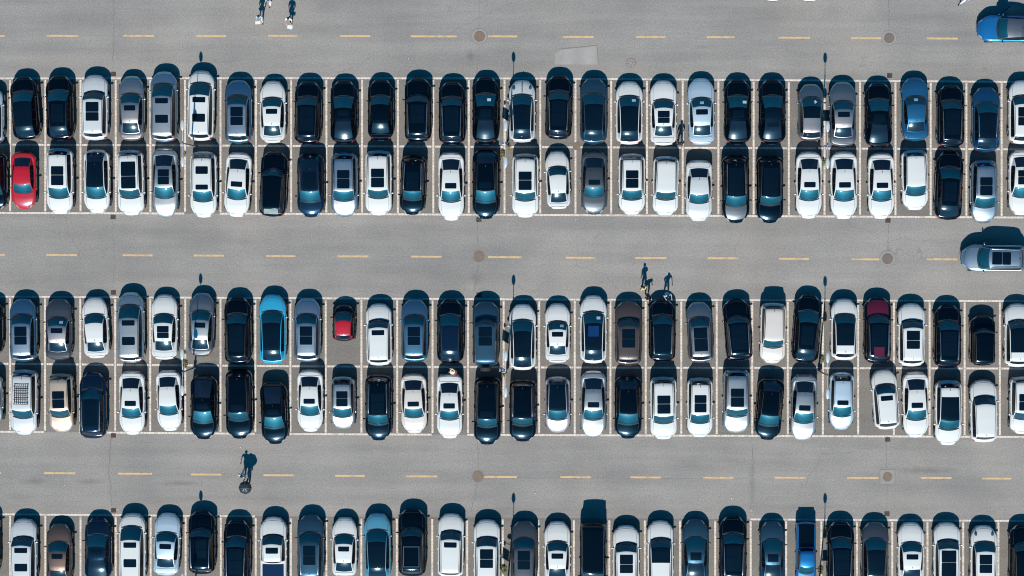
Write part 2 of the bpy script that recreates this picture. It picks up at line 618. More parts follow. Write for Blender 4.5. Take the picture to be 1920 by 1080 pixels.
# tar joints between the asphalt lanes, and the pale repair patch
for name, pts, w in (
        ('tar_joint', [(212, -60), (213, 60), (211, 128)], .07), ('tar_joint', [(211, 415), (214, 470), (212, 540)], .07),
        ('tar_joint', [(208, 822), (204, 880), (210, 950)], .10), ('tar_joint', [(897, -60), (899, 50)], .05),
        ('tar_joint', [(898, 86), (894, 140)], .05), ('tar_joint', [(893, 405), (897, 468)], .08),
        ('tar_joint', [(897, 495), (889, 545)], .10), ('tar_joint', [(896, 810), (897, 880)], .06),
        ('tar_joint', [(895, 906), (884, 960)], .08), ('tar_joint', [(1666, 420), (1665, 470)], .06),
        ('tar_joint', [(1666, -40), (1667, 55)], .08), ('tar_joint', [(1661, 825), (1662, 878)], .07),
        ('tar_joint', [(820, 74), (905, 30), (960, 5)], .035), ('tar_joint', [(1410, 830), (1412, 890), (1409, 955)], .07), ('tar_joint', [(970, 896), (1180, 897.5), (1405, 897)], .045), ('tar_joint', [(1665, 905), (1661, 955)], .05)):
    segs = [(at(*pts[k]), at(*pts[k + 1]), w) for k in range(len(pts) - 1)]
    m_ = MB()
    for a, b, w_ in segs:
        nn = 14
        prev = None
        for t in range(nn + 1):
            p = a.lerp(b, t / nn)
            if 0 < t < nn:
                p = p + Vector((random.uniform(-.05, .05), random.uniform(-.05, .05), 0))
            ww = w_ * random.uniform(0.3, 1.0) / 2
            d = (b - a).normalized()
            nr = Vector((-d.y, d.x, 0)) * ww
            cur = (m_.vert(p.x - nr.x, p.y - nr.y, 0.004), m_.vert(p.x + nr.x, p.y + nr.y, 0.004))
            if prev:
                m_.face((prev[0], cur[0], cur[1], prev[1]))
            prev = cur
    tag(obj(name, m_.mesh(name, [M_SEAM], False)), kind='structure')

mb = MB()
pr = random.Random(3)
ring = [(1040, 121), (1041, 101), (1052, 93), (1118, 86), (1121, 121)]
pp = []
for k in range(5):
    a, b = ring[k], ring[(k + 1) % 5]
    nn = max(3, int(math.hypot(b[0] - a[0], b[1] - a[1]) / 2.5))
    for t in range(nn):
        f = t / nn
        j = .5 if k in (0, 4, 1) else .18
        pp.append((lerp_(a[0], b[0], f) + pr.uniform(-j, j) * 2, lerp_(a[1], b[1], f) + pr.uniform(-j, j)))
mb.face([mb.vert(*at(x, y, 0.005)) for x, y in pp])
tag(obj('road_repair_patch', mb.mesh('road_repair_patch', [M_PATCH], False)), kind='structure')
mb = MB()
for a, b in (((1052, 92.5), (1119, 85.5)), ((1119, 85.5), (1121.5, 121))):
    p0, p1 = at(*a), at(*b)
    d = (p1 - p0).normalized() * 0.04
    mb.face([mb.vert(p0.x, p0.y, .007), mb.vert(p0.x - d.y, p0.y + d.x, .007), mb.vert(p1.x - d.y, p1.y + d.x, .007), mb.vert(p1.x, p1.y, .007)])
tag(obj('road_patch_seam', mb.mesh('road_patch_seam', [M_SEAM], False)), kind='structure')


# manholes and drains
def manhole(px, py, r, mat, label, square=False, ring=True, base=0.0):
    c = at(px, py)
    rt = empty('manhole_cover', (c.x, c.y, base), label=label, cat='manhole', group='manholes in the driving lanes')
    if square:
        m = MB()
        m.box((0, 0, .007), (1.02, 1.02, .006))
        obj('concrete_surround', m.mesh('surround', [M_CONC], False), rt)
        m = MB()
        m.box((-.53, 0, .007), (.035, 1.1, .007)); m.box((.53, .0, .007), (.035, 1.1, .007)); m.box((0, -.53, .007), (1.02, .035, .007)); m.box((0, .53, .007), (1.02, .035, .007))
        obj('joint', m.mesh('joint', [M_SEAM], False), rt)
    elif ring:
        m = MB()
        m.disc((0, 0, .008), r * 1.42, 28, 0, r * 1.02)
        obj('concrete_surround', m.mesh('surround', [M_CONC], False), rt)
        m = MB()
        m.disc((0, 0, .0085), r * 1.50, 28, 0, r * 1.42)
        obj('joint', m.mesh('joint', [M_SEAM], False), rt)
    m = MB()
    m.tube([(0, 0, 0), (0, 0, .014)], r, 28)
    for a in range(8):                                  # raised tread bars
        an = a * math.pi / 4 + .2
        m.box((math.cos(an) * r * .55, math.sin(an) * r * .55, .017), (r * .5, r * .1, .008), 1, Matrix.Rotation(an, 3, 'Z'))
    m.disc((0, 0, .0155), r * .98, 28, 1, r * .88)
    obj('lid', m.mesh('lid', [mat, M_IRON], False), rt)


manhole(899, 68, .38, M_RUST, 'rusty round manhole cover at the start of a yellow dash in the top lane', base=.004)
manhole(1667, 71, .36, M_IRON, 'grey brown manhole cover ending a yellow dash below the top edge', base=.004)
manhole(1183, 118, .36, M_CONC, 'faint worn manhole cover beside the pale concrete repair patch', ring=False)
manhole(898, 481, .40, M_RUST, 'orange rusty manhole cover in the middle lane before a yellow dash', ring=False, base=.004)
manhole(1664, 485, .38, M_IRON, 'brown manhole cover with wide pale ring in the middle lane', base=.004)
manhole(1081, 274, .28, M_RUST, 'small brown manhole cover on the line between nose to tail cars', ring=False, base=.006)
manhole(896, 893.5, .40, M_RUST, 'tan manhole cover touching a yellow dash in the lower lane', ring=False, base=.004)
manhole(1664, 894, .34, M_RUST, 'rusty manhole cover set in a square concrete patch', square=True, base=.001)


def drain(px, py, label):
    c = at(px, py)
    rt = empty('drain_grate', (c.x, c.y, 0.004), label=label, cat='drain', group='drain grates at the lane edge')
    m = MB()
    m.box((0, 0, .004), (.36, .30, .004))
    obj('pit', m.mesh('pit', [M_PIT], False), rt)
    m = MB()
    for k in range(4):
        m.box((-.12 + .08 * k, 0, .014), (.036, .29, .014))
    m.box((0, .145, .013), (.33, .025, .012)); m.box((0, -.145, .013), (.33, .025, .012))
    obj('grate', m.mesh('grate', [M_GRATE], False), rt)


drain(212.5, 139, 'drain grate beside a white suv nose in the top lane')
drain(1668, 142, 'drain grate beside a black car nose in the top lane')
drain(212, 407, 'drain grate under white car noses below the second row')
drain(1665, 413.5, 'drain grate below the white sedan in the second row')
drain(898, 412, 'drain grate at the nose of a black car below the second row')
drain(212.5, 548.5, 'drain grate left of a silver minivan nose in the middle lane')
drain(898, 553, 'drain grate in the shadow of a slate suv in the middle lane')
drain(212.5, 816.5, 'drain grate below the fourth row between black and white cars')
drain(1664.5, 824, 'drain grate under the crooked white suv of the fourth row')
drain(213, 957, 'drain grate beside a white minivan nose in the bottom row')
drain(1663, 963.5, 'drain grate beside a dark grey car nose in the bottom row')

# ------------------------------------------------------------------ cars
def lerp(a, b, t):
    return a + (b - a) * t


def lin(x, pts):
    if x <= pts[0][0]:
        return pts[0][1]
    for (a, u), (b, v) in zip(pts, pts[1:]):
        if x <= b:
            return u + (v - u) * (x - a) / (b - a) if b > a else v
    return pts[-1][1]


def smooth(x, pts, w=0.018):
    return sum(lin(x + d * w, pts) * k for d, k in ((-1, 1), (-.5, 1), (0, 1), (.5, 1), (1, 1))) / 5


# L length, W width, H roof height, hood/wst/rfe/rge: windscreen foot, windscreen top, roof end, rear glass end
TYPES = {
    'sedan':  dict(L=4.65, W=1.82, H=1.45, hood=.262, wst=.418, rfe=.735, rge=.895, belt=.93, deck=1.02, wr=.60, rf=1.00, rr=.75, rk=.40),
    'fast':   dict(L=4.70, W=1.88, H=1.43, hood=.245, wst=.44, rfe=.66, rge=.93, belt=.92, deck=1.02, wr=.59, rf=1.00, rr=.75, rk=.40),
    'suv':    dict(L=4.65, W=1.87, H=1.66, hood=.232, wst=.385, rfe=.892, rge=.957, belt=1.05, deck=1.06, wr=.655, rf=.85, rr=.55, rk=.30),
    'cuv':    dict(L=4.70, W=1.89, H=1.60, hood=.222, wst=.40, rfe=.80, rge=.962, belt=1.02, deck=1.06, wr=.64, rf=.90, rr=.60, rk=.34),
    'minivan': dict(L=4.95, W=1.88, H=1.75, hood=.165, wst=.355, rfe=.920, rge=.968, belt=1.03, deck=1.06, wr=.68, rf=.80, rr=.50, rk=.28),
    'hatch':  dict(L=4.05, W=1.74, H=1.50, hood=.222, wst=.40, rfe=.86, rge=.955, belt=.95, deck=1.00, wr=.60, rf=.85, rr=.50, rk=.32),
    'micro':  dict(L=2.60, W=1.58, H=1.50, hood=.165, wst=.42, rfe=.84, rge=.955, belt=.96, deck=1.00, wr=.52, rf=.55, rr=.40, rk=.30),
    'boxy':   dict(L=4.00, W=1.74, H=1.80, hood=.245, wst=.335, rfe=.950, rge=.975, belt=1.12, deck=1.12, wr=.66, rf=.45, rr=.30, rk=.22),
    'van':    dict(L=4.9, W=1.84, H=1.96, hood=.105, wst=.235, rfe=.965, rge=.985, belt=1.15, deck=1.2, wr=.80, rf=.70, rr=.25, rk=.15),
    'pickup': dict(L=5.2, W=1.88, H=1.75, hood=.225, wst=.345, rfe=.585, rge=.622, belt=1.08, deck=1.06, wr=.66, rf=.70, rr=.25, rk=.12),
}


TYPES['suv2'] = dict(TYPES['suv'], rf=.62, rk=.22, hood=.252, wst=.378, wr=.685, H=1.72, rfe=.905)
TYPES['sedan2'] = dict(TYPES['sedan'], hood=.285, wst=.430, rfe=.715, rge=.868, rf=.80, rr=.55, rk=.30, wr=.62, W=1.84)
TYPES['minivan2'] = dict(TYPES['minivan'], rf=1.0, hood=.185)


def build_type(tn, roofcode):
    T = TYPES[tn]
    L, W, H = T['L'], T['W'], T['H']
    hw = W / 2
    hood, wst, rfe, rge = T['hood'], T['wst'], T['rfe'], T['rge']
    belt, deck = T['belt'], T['deck']
    truck = tn == 'pickup'

    def yy(s):
        return L / 2 - s * L

    def wid(s):
        d = s * L
        if d < T['rf']:
            return hw * (1 - .50 * (1 - d / T['rf']) ** 2.3)
        d = (1 - s) * L
        if d < T['rr']:
            return hw * (1 - T['rk'] * (1 - d / T['rr']) ** 2.6)
        mid = (s - .5)
        return hw * (1 - .02 * max(0, abs(mid) * 2) ** 3)

    cow = belt - .01
    nose = cow - .26
    zpts = [(0, nose - .16), (.010, nose - .05), (.035, nose + .02), (.09, nose + .13), (.17, cow - .045), (hood, cow), (.5, belt - .02), (rfe, belt - .0), (rge, deck), (.955, deck - .015), (.985, deck - .08), (1.0, deck - .26)]
    if tn in ('van', 'minivan'):
        zpts = [(0, nose - .16), (.010, nose - .04), (.03, nose + .03), (.06, nose + .12), (hood, cow), (.5, belt - .02), (rge, deck), (.98, deck - .03), (1.0, deck - .2)]

    def zt(s):
        return smooth(s, zpts, .012)

    def bow(s):
        return lin(s, [(0, .26), (.05, .20), (.12, .15), (hood, .27), (hood + .07, 0), (.85, 0), (.93, -.08), (1, -.16)])

    yf, yr = L / 2 - .19 * L, -L / 2 + .205 * L
    if tn == 'micro':
        yf, yr = L / 2 - .42, -L / 2 + .42
    Rw = .335 if H < 1.58 else .36
    if tn == 'micro':
        Rw = .29

    def sill(s):
        y = yy(s)
        for yc in (yf, yr):
            d = abs(y - yc)
            if d < Rw + .06:
                return max(.21, Rw + math.sqrt(max(0, (Rw + .06) ** 2 - d * d)))
        return .21 + (.05 if s < .03 or s > .97 else 0)

    LF = [('side', 0), ('side', .25), ('side', .55), ('side', .80), ('side', 1.0)]
    LX = [.955, .985, 1.0, .995, .972]
    TX = [.925, .84, .79, .772, .55, .28, 0.0]
    TD = [.045, .020, .012, .0115, .0, -.008, -.012]        # below the centre height
    stations = [0, .008, .02, .038, .045, .050, .075, .10]
    s = .125
    while s < hood - .02:
        stations.append(s)
        s += .022
    stations += [hood - .006, hood, hood + .022]
    s = hood + .05
    while s < .955:
        stations.append(s)
        s += .024
    stations += [.958, .966, .976, .986, .994, 1.0]
    if (tn.startswith('sedan') or tn in ('fast', 'pickup')):
        stations += [rge + .012, rge + .018]
    stations = sorted(set(round(x, 4) for x in stations))
    mb = MB()
    nL = len(LX) + len(TX)
    rows = []
    for s in stations:
        w, z1, zl = wid(s), zt(s), sill(s)
        zs = z1 - .085
        zl = min(zl, zs - .1)
        half = []
        for k, x in enumerate(LX):
            f = LF[k][1]
            half.append((x * w, lerp(zl, zs, f)))
        for x, d in zip(TX, TD):
            half.append((x * w, z1 - d * (1 if s > .02 else .6)))
        bw = bow(s)
        left = [mb.vert(-x, yy(s) - bw * (x / hw) ** 2, z) for x, z in half]
        right = [mb.vert(x, yy(s) - bw * (x / hw) ** 2, z) for x, z in half[:-1]]
        rows.append(left + right[::-1])      # left sill ... centre ... right sill
    P = {k: [] for k in ('body', 'hood', 'hl', 'hr', 'tl', 'tr', 'trunk')}
    n = len(rows[0])
    c = nL - 1
    sed = tn.startswith('sedan') or tn == 'fast'
    for i in range(len(stations) - 1):
        s0, s1 = stations[i], stations[i + 1]
        sm = (s0 + s1) / 2
        for j in range(n - 1):
            jj = j if j < c else n - 2 - j                # 0..c-1 : lateral interval from the sill
            f = (rows[i][j], rows[i][j + 1], rows[i + 1][j + 1], rows[i + 1][j])
            lat = jj                                       # 0-3 side, 4 shoulder, 5,6(.84-.79),7 seam,8,9,10
            side = 'l' if j < c else 'r'
            mi = 0
            part = 'body'
            if .008 < sm < .062 and lat in (3, 4, 5, 6):
                part = 'h' + side
            elif sm > .962 and sm < .996 and lat in (2, 3, 4, 5):
                part = 't' + side
            elif .045 < sm < hood - .004 and lat >= 7:
                if lat == 7 or sm < .050:
                    mi = 1
                else:
                    part = 'hood'
            elif hood - .006 <= sm < hood + .022 and lat >= 7:
                mi = 2
            elif sed and rge + .012 < sm < .966 and lat >= 7:
                if lat == 7 or sm < rge + .018 or sm > .958:
                    mi = 1
                else:
                    part = 'trunk'
            elif lat == 0:
                mi = 2
            P[part].append((f, mi))
    P['body'].append((tuple(rows[0]), 2))
    P['body'].append((tuple(rows[-1][::-1]), 0))
    # floor pan
    for i in range(len(stations) - 1):
        P['body'].append(((rows[i][0], rows[i + 1][0], rows[i + 1][-1], rows[i][-1]), 2))
    parts = []

    def emit(name, faces, mats, isp, angle=40):
        m = MB()
        m.v = mb.v
        for f, mi in faces:
            m.face(f, mi)
        parts.append((name, m.mesh(name, mats, True, angle), isp))

    PM = PAINT['black']
    emit('body', P['body'], [PM, M_GAP, M_TRIM], True)
    emit('hood', P['hood'], [PM], True)
    for k in ('hl', 'hr'):
        emit('headlight', P[k], [M_HEAD], False)
    for k in ('tl', 'tr'):
        emit('taillight', P[k], [M_TAIL], False)
    if P['trunk']:
        emit('trunk_lid', P['trunk'], [PM], True)

    # ---- cabin
    zr = H
    wb0 = .875 * hw
    wr0 = T['wr'] * W / 2 / .92 * 1.0 if False else T['wr']
    zc_pts = [(hood, cow - .0), (lerp(hood, wst, .25), lerp(cow, zr - .045, .30)), (lerp(hood, wst, .5), lerp(cow, zr - .045, .585)), (lerp(hood, wst, .75), lerp(cow, zr - .045, .83)), (wst, zr - .045), (wst + .06, zr - .012), (lerp(wst, rfe, .45), zr), (lerp(wst, rfe, .8), zr - .022), (rfe, zr - .075 if sed else zr - .05), (lerp(rfe, rge, .5), lerp(zr - .06, deck, {'sedan': .42, 'sedan2': .42, 'fast': .27, 'cuv': .29}.get(tn, .42))), (rge, deck + .01)]

    def zc(s):
        return smooth(s, zc_pts, .02) if (hood + .01 < s < rge - .01) else lin(s, zc_pts)

    def wb(s):
        return wb0 * lin(s, [(hood, .955), (wst, .995), (.6, 1.0), (rfe, .97 if sed else .985), (rge, .90 if sed else .95)])

    def wrf(s):
        base = lin(s, [(hood, wb(hood) * .96), (wst, wr0 * 1.07), (lerp(wst, rfe, .4), wr0 * 1.03), (rfe, wr0 * (.93 if sed else .97)), (rge, wb(rge) * (.90 if sed else .86))])
        return min(base, wb(s) - .012)

    def cbow(s):
        return lin(s, [(hood, .31), (wst, .13), (wst + .08, .03), (rfe - .05, 0), (rfe, -.05), (rge, -.13)])

    def crown(s):
        return lin(s, [(hood, .015), (wst, .05), (.6, .055), (rfe, .05), (rge, .02)])
    mid = lerp(wst, rfe, .42)
    bp = lerp(wst, rfe, .34)
    cp = lerp(wst, rfe, .74) if not sed else lerp(wst, rfe, .80)
    st = [hood, hood + .004] + [lerp(hood, wst, t) for t in (.15, .3, .45, .6, .75, .9)] + [wst - .004, wst, wst + .012]
    s = wst + .03
    while s < rfe - .02:
        st.append(s)
        s += .03
    st += [bp - .006, bp + .006, cp - .007, cp + .007, rfe - .004, rfe] + [lerp(rfe, rge, t) for t in (.2, .4, .6, .8)] + [rge - .004, rge]
    st = sorted(set(round(x, 4) for x in st))
    mb = MB()
    SJ = [0.0, .10, .90, 1.0]
    TJ = [.945, .90, .6, .3, 0.0]
    crow = []
    for s in st:
        b_, r_, z1, cr = wb(s), wrf(s), zc(s), crown(s)
        zb = min(zt(s) - .05, belt - .06)
        zb2 = max(zb + .01, min(belt - .015, z1 - cr - .004))
        half = []
        ztop = z1 - cr
        for f in SJ:
            z = lerp(zb2, ztop, f) if f > 0 else zb
            half.append((lerp(b_, r_, f ** 1.12), z))
        for t in TJ:
            half.append((t * r_, z1 - cr * t ** 2.6))
        bw = cbow(s)
        left = [mb.vert(-x, yy(s) - bw * (min(1, x / (wb0 * .95))) ** 2, z) for x, z in half]
        right = [mb.vert(x, yy(s) - bw * (min(1, x / (wb0 * .95))) ** 2, z) for x, z in half[:-1]]
        crow.append(left + right[::-1])
    n = len(crow[0])
    c = len(SJ) + len(TJ) - 1
    Q = {k: [] for k in ('roof', 'ws', 'rw', 'sl0', 'sl1', 'sl2', 'sr0', 'sr1', 'sr2', 'gr')}
    gl_a, gl_b = {'g': (wst, rfe), 'f': (wst, lerp(wst, rfe, .45)), 'G': (wst, lerp(wst, rfe, .72))}.get(roofcode[0], (9, 9))
    for i in range(len(st) - 1):
        sm = (st[i] + st[i + 1]) / 2
        for j in range(n - 1):
            jj = j if j < c else n - 2 - j
            f = (crow[i][j], crow[i][j + 1], crow[i + 1][j + 1], crow[i + 1][j])
            sd = 'l' if j < c else 'r'
            part = 'roof'
            mi = 0
            if jj >= 4:
                if hood + .004 < sm < wst - .004:
                    part = 'ws' if jj > 4 or True else 'roof'
                elif wst - .004 <= sm < wst:
                    mi = 1
                elif sm < hood + .004:
                    mi = 1
                elif rfe < sm < rge - .004 and (jj > 4 or not sed or True) and not (truck and False):
                    part = 'rw'
                elif gl_a < sm < gl_b and jj >= 4:
                    part = 'gr'
                elif jj == 4 and not sed and wst + .02 < sm < rfe - .01:
                    mi = 1
            elif jj == 1:
                lo_, hi_ = lerp(hood, wst, .22), (rge - .12 * (rge - rfe) if sed else rfe + .3 * (rge - rfe))
                if sed:
                    hi_ = lerp(rfe, rge, .25)
                if tn == 'van':
                    hi_ = bp + .02
                if lo_ < sm < hi_:
                    if abs(sm - bp) < .006 or abs(sm - cp) < .007:
                        mi = 1
                    else:
                        part = 's' + sd + ('0' if sm < bp else '1' if sm < cp else '2')
            elif jj == 0:
                mi = 1 if sm > lerp(hood, wst, .2) else 0
            Q[part].append((f, mi))

    def emitc(name, faces, mats, isp):
        if not faces:
            return
        m = MB()
        m.v = mb.v
        for f, mi in faces:
            m.face(f, mi)
        parts.append((name, m.mesh(name, mats, True, 42), isp))
    emitc('roof', Q['roof'], [PM, M_TRIM], True)
    emitc('windshield', Q['ws'], [G_WIND], False)
    emitc('rear_window', Q['rw'], [G_REAR], False)
    for k in ('sl0', 'sl1', 'sl2', 'sr0', 'sr1', 'sr2'):
        emitc('side_window', Q[k], [G_SIDE], False)
    emitc('glass_roof', Q['gr'], [G_ROOF], False)

    def zroof(x, s):
        t = min(1, abs(x) / wrf(s))
        return zc(s) - crown(s) * t ** 2.6

    def patch(name, s0, s1, xh, mat, lift=.008, ns=8, nx=6, rnd=.05):
        m = MB()
        g = []
        for a in range(ns + 1):
            s = lerp(s0, s1, a / ns)
            e = min(a / ns, 1 - a / ns) * (s1 - s0) * L
            xx = xh - (rnd - e if e < rnd else 0) * .8
            g.append([m.vert(lerp(-xx, xx, k / nx), yy(s), zroof(lerp(-xx, xx, k / nx), s) + lift) for k in range(nx + 1)])
        for a in range(ns):
            for k in range(nx):
                m.face((g[a][k], g[a][k + 1], g[a + 1][k + 1], g[a + 1][k]))
        # rim down to the roof
        edge = [r[0] for r in g] + g[-1][1:] + [r[-1] for r in g[::-1]][1:] + g[0][::-1][1:-1]
        low = [m.vert(m.v[k][0] * 1.004, m.v[k][1], m.v[k][2] - lift - .006) for k in edge]
        for k in range(len(edge)):
            k2 = (k + 1) % len(edge)
            m.face((edge[k], low[k], low[k2], edge[k2]))
        parts.append((name, m.mesh(name, [mat], True, 40), False))
    rl = rfe - wst
    xh = wr0 * .67
    rc = roofcode[0]
    if rc == 's':
        patch('sunroof', wst + .045, wst + .125, xh, G_ROOF)
    elif rc == 'p':
        a = wst + .05
        b = min(a + (.235 if sed else .285), rfe - .05)
        patch('sunroof', a, lerp(a, b, .525), xh, G_ROOF, rnd=.03)
        patch('sunroof', lerp(a, b, .543), b, xh, G_ROOF, rnd=.03)
    elif rc == 'P':
        a = wst + .03
        b = rfe - (.09 if not sed else .05)
        patch('sunroof', a, lerp(a, b, .45), xh * 1.12, G_ROOF, rnd=.03)
        patch('sunroof', lerp(a, b, .46), b, xh * 1.12, G_ROOF, rnd=.03)
    elif rc == 't':
        patch('sunroof', wst + .035, wst + .110, xh, G_ROOF)
        patch('sunroof', wst + .27, wst + .385, xh, G_ROOF)
    elif rc == 'g':
        patch('sunroof', wst + .06, wst + .30, xh * 1.05, G_ROOF, lift=.004)
    if 'r' in roofcode[1:] or 'c' in roofcode[1:]:
        for sx in (-1, 1):
            m = MB()
            pts = []
            for a in range(9):
                s = lerp(wst + .045, rfe - .03, a / 8)
                x = wrf(s) * .93
                up = .045 if 0 < a < 8 else .0
                pts.append((sx * x, yy(s), zroof(x, s) + up))
            m.tube(pts, .026, 6)
            parts.append(('roof_rail', m.mesh('roof_rail', [M_CHROME if 'c' in roofcode else M_TRIM]), False))
    if 'k' in roofcode[1:]:
        for name in ('roof_rack',):
            m = MB()
            zz = H + .10
            s0, s1 = wst + .11, wst + .385
            for x in [-.44 + .147 * k for k in range(7)]:
                m.box((x, yy((s0 + s1) / 2), zz), (.035, (s1 - s0) * L, .03))
            for s in (s0, lerp(s0, s1, .5), s1, lerp(s0, s1, .25), lerp(s0, s1, .75)):
                m.box((0, yy(s), zz + .025), (1.02, .04, .03))
            for x in (-.48, .48):
                for s in (s0 + .01, s1 - .01):
                    m.box((x, yy(s), zz - .06), (.04, .05, .13))
            parts.append((name, m.mesh(name, [M_TRIM], False), False))
    if 'F' in roofcode[1:]:                 # bar frame on the roof
        m = MB()
        a, b = lerp(wst, rfe, .30), lerp(wst, rfe, .86)
        for s in (a, b):
            m.box((0, yy(s), H + .04), (1.05, .035, .03))
        for x in (-.52, .52):
            m.box((x, yy((a + b) / 2), H + .035), (.03, (b - a) * L, .03))
            for s in (a, b):
                m.box((x, yy(s), H - .02), (.04, .05, .1))
        parts.append(('roof_frame', m.mesh('roof_frame', [M_CHROME], False), False))
    if tn == 'van':
        m = MB()
        for k in range(7):
            x = -.54 + .18 * k
            s0, s1 = .34, .93
            m.box((x, yy(.63), zroof(x, .63) + .004), (.05, (s1 - s0) * L, .024))
        parts.append(('roof_ribs', m.mesh('roof_ribs', [PM], False), True))
    if truck:
        m = MB()
        a, b = rge + .012, .972
        m.box((0, yy((a + b) / 2), deck + .02), (1.50, (b - a) * L, .05))
        parts.append(('bed_cover_or_shade', m.mesh('bed_cover_or_shade', [M_BEDCOVER], False), False))
    if rc != 'x':
        m = MB()
        s = min(rfe - .035, .90) if not truck else rfe - .03
        z = zroof(0, s)
        y = yy(s)
        i0 = [m.vert(-.018, y + .07, z - .005), m.vert(.018, y + .07, z - .005), m.vert(.018, y - .06, z - .005), m.vert(-.018, y - .06, z - .005)]
        t0 = [m.vert(-.006, y - .02, z + .06), m.vert(.006, y - .02, z + .06), m.vert(.006, y - .06, z + .06), m.vert(-.006, y - .06, z + .06)]
        for k in range(4):
            m.face((i0[k], i0[(k + 1) % 4], t0[(k + 1) % 4], t0[k]))
        m.face(t0)
        parts.append(('antenna', m.mesh('antenna', [M_TRIM], False), False))
    # wipers
    m = MB()
    for x0, x1 in ((-.52, .02), (.10, .62)):
        s = hood + .028
        m.tube([(x0, yy(hood + .018) - .2 * (x0 / hw) ** 2, zc(hood + .018) + .025), (x1, yy(hood + .030) - .2 * (x1 / hw) ** 2, zc(hood + .03) + .02)], .010, 4)
    parts.append(('wiper', m.mesh('wiper', [M_TRIM], False), False))
    # mirrors
    for sx in (-1, 1):
        m = MB()
        ym = yy(lerp(hood, wst, .32)) - .24
        m.ell((sx * (hw + .06), ym, belt + .03), (.095, .06, .07), 10, 6, 0)
        m.tube([(sx * (hw - .12), ym + .03, belt - .10), (sx * (hw - .03), ym + .01, belt - .03), (sx * (hw + .03), ym, belt + .01)], .032, 5, 1)
        parts.append(('mirror', m.mesh('mirror', [PM, M_TRIM]), True))
    # bright strip along the window sills
    for sx in (-1, 1):
        m = MB()
        pts = []
        for a in range(13):
            s = lerp(lerp(hood, wst, .35), rfe + .2 * (rge - rfe), a / 12)
            pts.append((sx * (wb(s) + .004), yy(s) - cbow(s), max(zt(s), belt - .02)))
        m.tube(pts, .012, 4)
        parts.append(('window_trim', m.mesh('window_trim', [M_CHROME]), False))
    # door handles
    for sx in (-1, 1):
        for s in (bp + .0, cp + .01):
            m = MB()
            m.box((sx * (wid(s) * .999), yy(s), belt - .17), (.035, .16, .03))
            parts.append(('door_handle', m.mesh('door_handle', [PM], False), True))
    # front and rear plates, grille
    m = MB()
    yn = yy(0)
    m.box((0, yn + .006, nose - .30), (.44, .02, .14))
    parts.append(('number_plate', m.mesh('number_plate', [M_PLATE], False), False))
    m = MB()
    m.box((0, -L / 2 - .006, deck - .42), (.44, .02, .14))
    parts.append(('number_plate', m.mesh('number_plate', [M_PLATE], False), False))
    # wheels
    wheels = []
    for yc in (yf, yr):
        for sx in (-1, 1):
            m = MB()
            x1 = sx * (hw - .005)
            x0 = sx * (hw - .22)
            s = (hw - yc) / L
            m.tube([(x0, yc, Rw), (x0 + sx * .02, yc, Rw), (x1 - sx * .03, yc, Rw), (x1, yc, Rw)], [Rw * .93, Rw, Rw, Rw * .93], 20)
            m.tube([(x1 - sx * .02, yc, Rw), (x1 + sx * .006, yc, Rw)], [Rw * .66, Rw * .64], 16, 1)
            for k in range(5):
                an = 2 * math.pi * k / 5
                m.box((x1 + sx * .008, yc + math.cos(an) * Rw * .34, Rw + math.sin(an) * Rw * .34), (.01, .05, Rw * .5), 2, Matrix.Rotation(an - math.pi / 2, 3, 'X'))
            parts.append(('wheel', m.mesh('wheel', [M_TYRE, M_RIM, M_TRIM], True, 35), False))
    return parts


M_BEDCOVER = simple('bed_cover_or_shade', (0.002, 0.018, 0.055), 0.6, spec=.06)
CACHE = {}
KINDN = {'sedan': ('sedan', 'sedan'), 'fast': ('sedan', 'sedan'), 'suv': ('suv', 'suv'), 'cuv': ('suv', 'suv'), 'minivan': ('minivan', 'minivan'),
         'hatch': ('hatchback', 'hatchback'), 'micro': ('microcar', 'microcar'), 'boxy': ('off_road_car', 'off road car'), 'van': ('van', 'van'), 'pickup': ('pickup_truck', 'pickup truck')}
KINDN['suv2'], KINDN['sedan2'], KINDN['minivan2'] = KINDN['suv'], KINDN['sedan'], KINDN['minivan']
COLN = {'pearl': 'white', 'paleblue': 'pale blue', 'bluesilver': 'blue grey', 'steelblue': 'steel blue', 'darkgrey': 'dark grey', 'slate': 'slate blue',
        'navy': 'navy', 'deepblue': 'deep blue', 'brightblue': 'bright blue', 'cyan': 'cyan blue', 'skyblue': 'sky blue', 'wine': 'wine red', 'lilac': 'lilac grey', 'champagne': 'champagne'}
ROOFN = {'n': 'plain roof', 's': 'small sunroof', 'p': 'panoramic sunroof', 'P': 'long glass roof', 't': 'two sunroofs', 'g': 'black glass roof', 'f': 'half black roof', 'G': 'long black roof', 'x': 'ribbed roof'}


def cardesc(c):
    col = c.get('cname') or COLN.get(c['col'], c['col'])
    k = KINDN[c['type']][1]
    r = ROOFN[c['roof'][0]]
    ex = ''
    if 'k' in c['roof'][1:]:
        r = 'black roof rack'
    elif 'F' in c['roof'][1:]:
        r = 'square roof frame'
    elif 'c' in c['roof'][1:]:
        ex = 'railed '
    return f'{ex}{col} {k}', r


CARS = []
ROWNAME = {}


def add_car(row, x, y0, y1, face, typ, col, roof, ang=0.0, width=1.0, **kw):
    CARS.append(dict(row=row, x=x, y0=y0, y1=y1, face=face, type=typ, col=col, roof=roof, ang=ang, width=width, **kw))


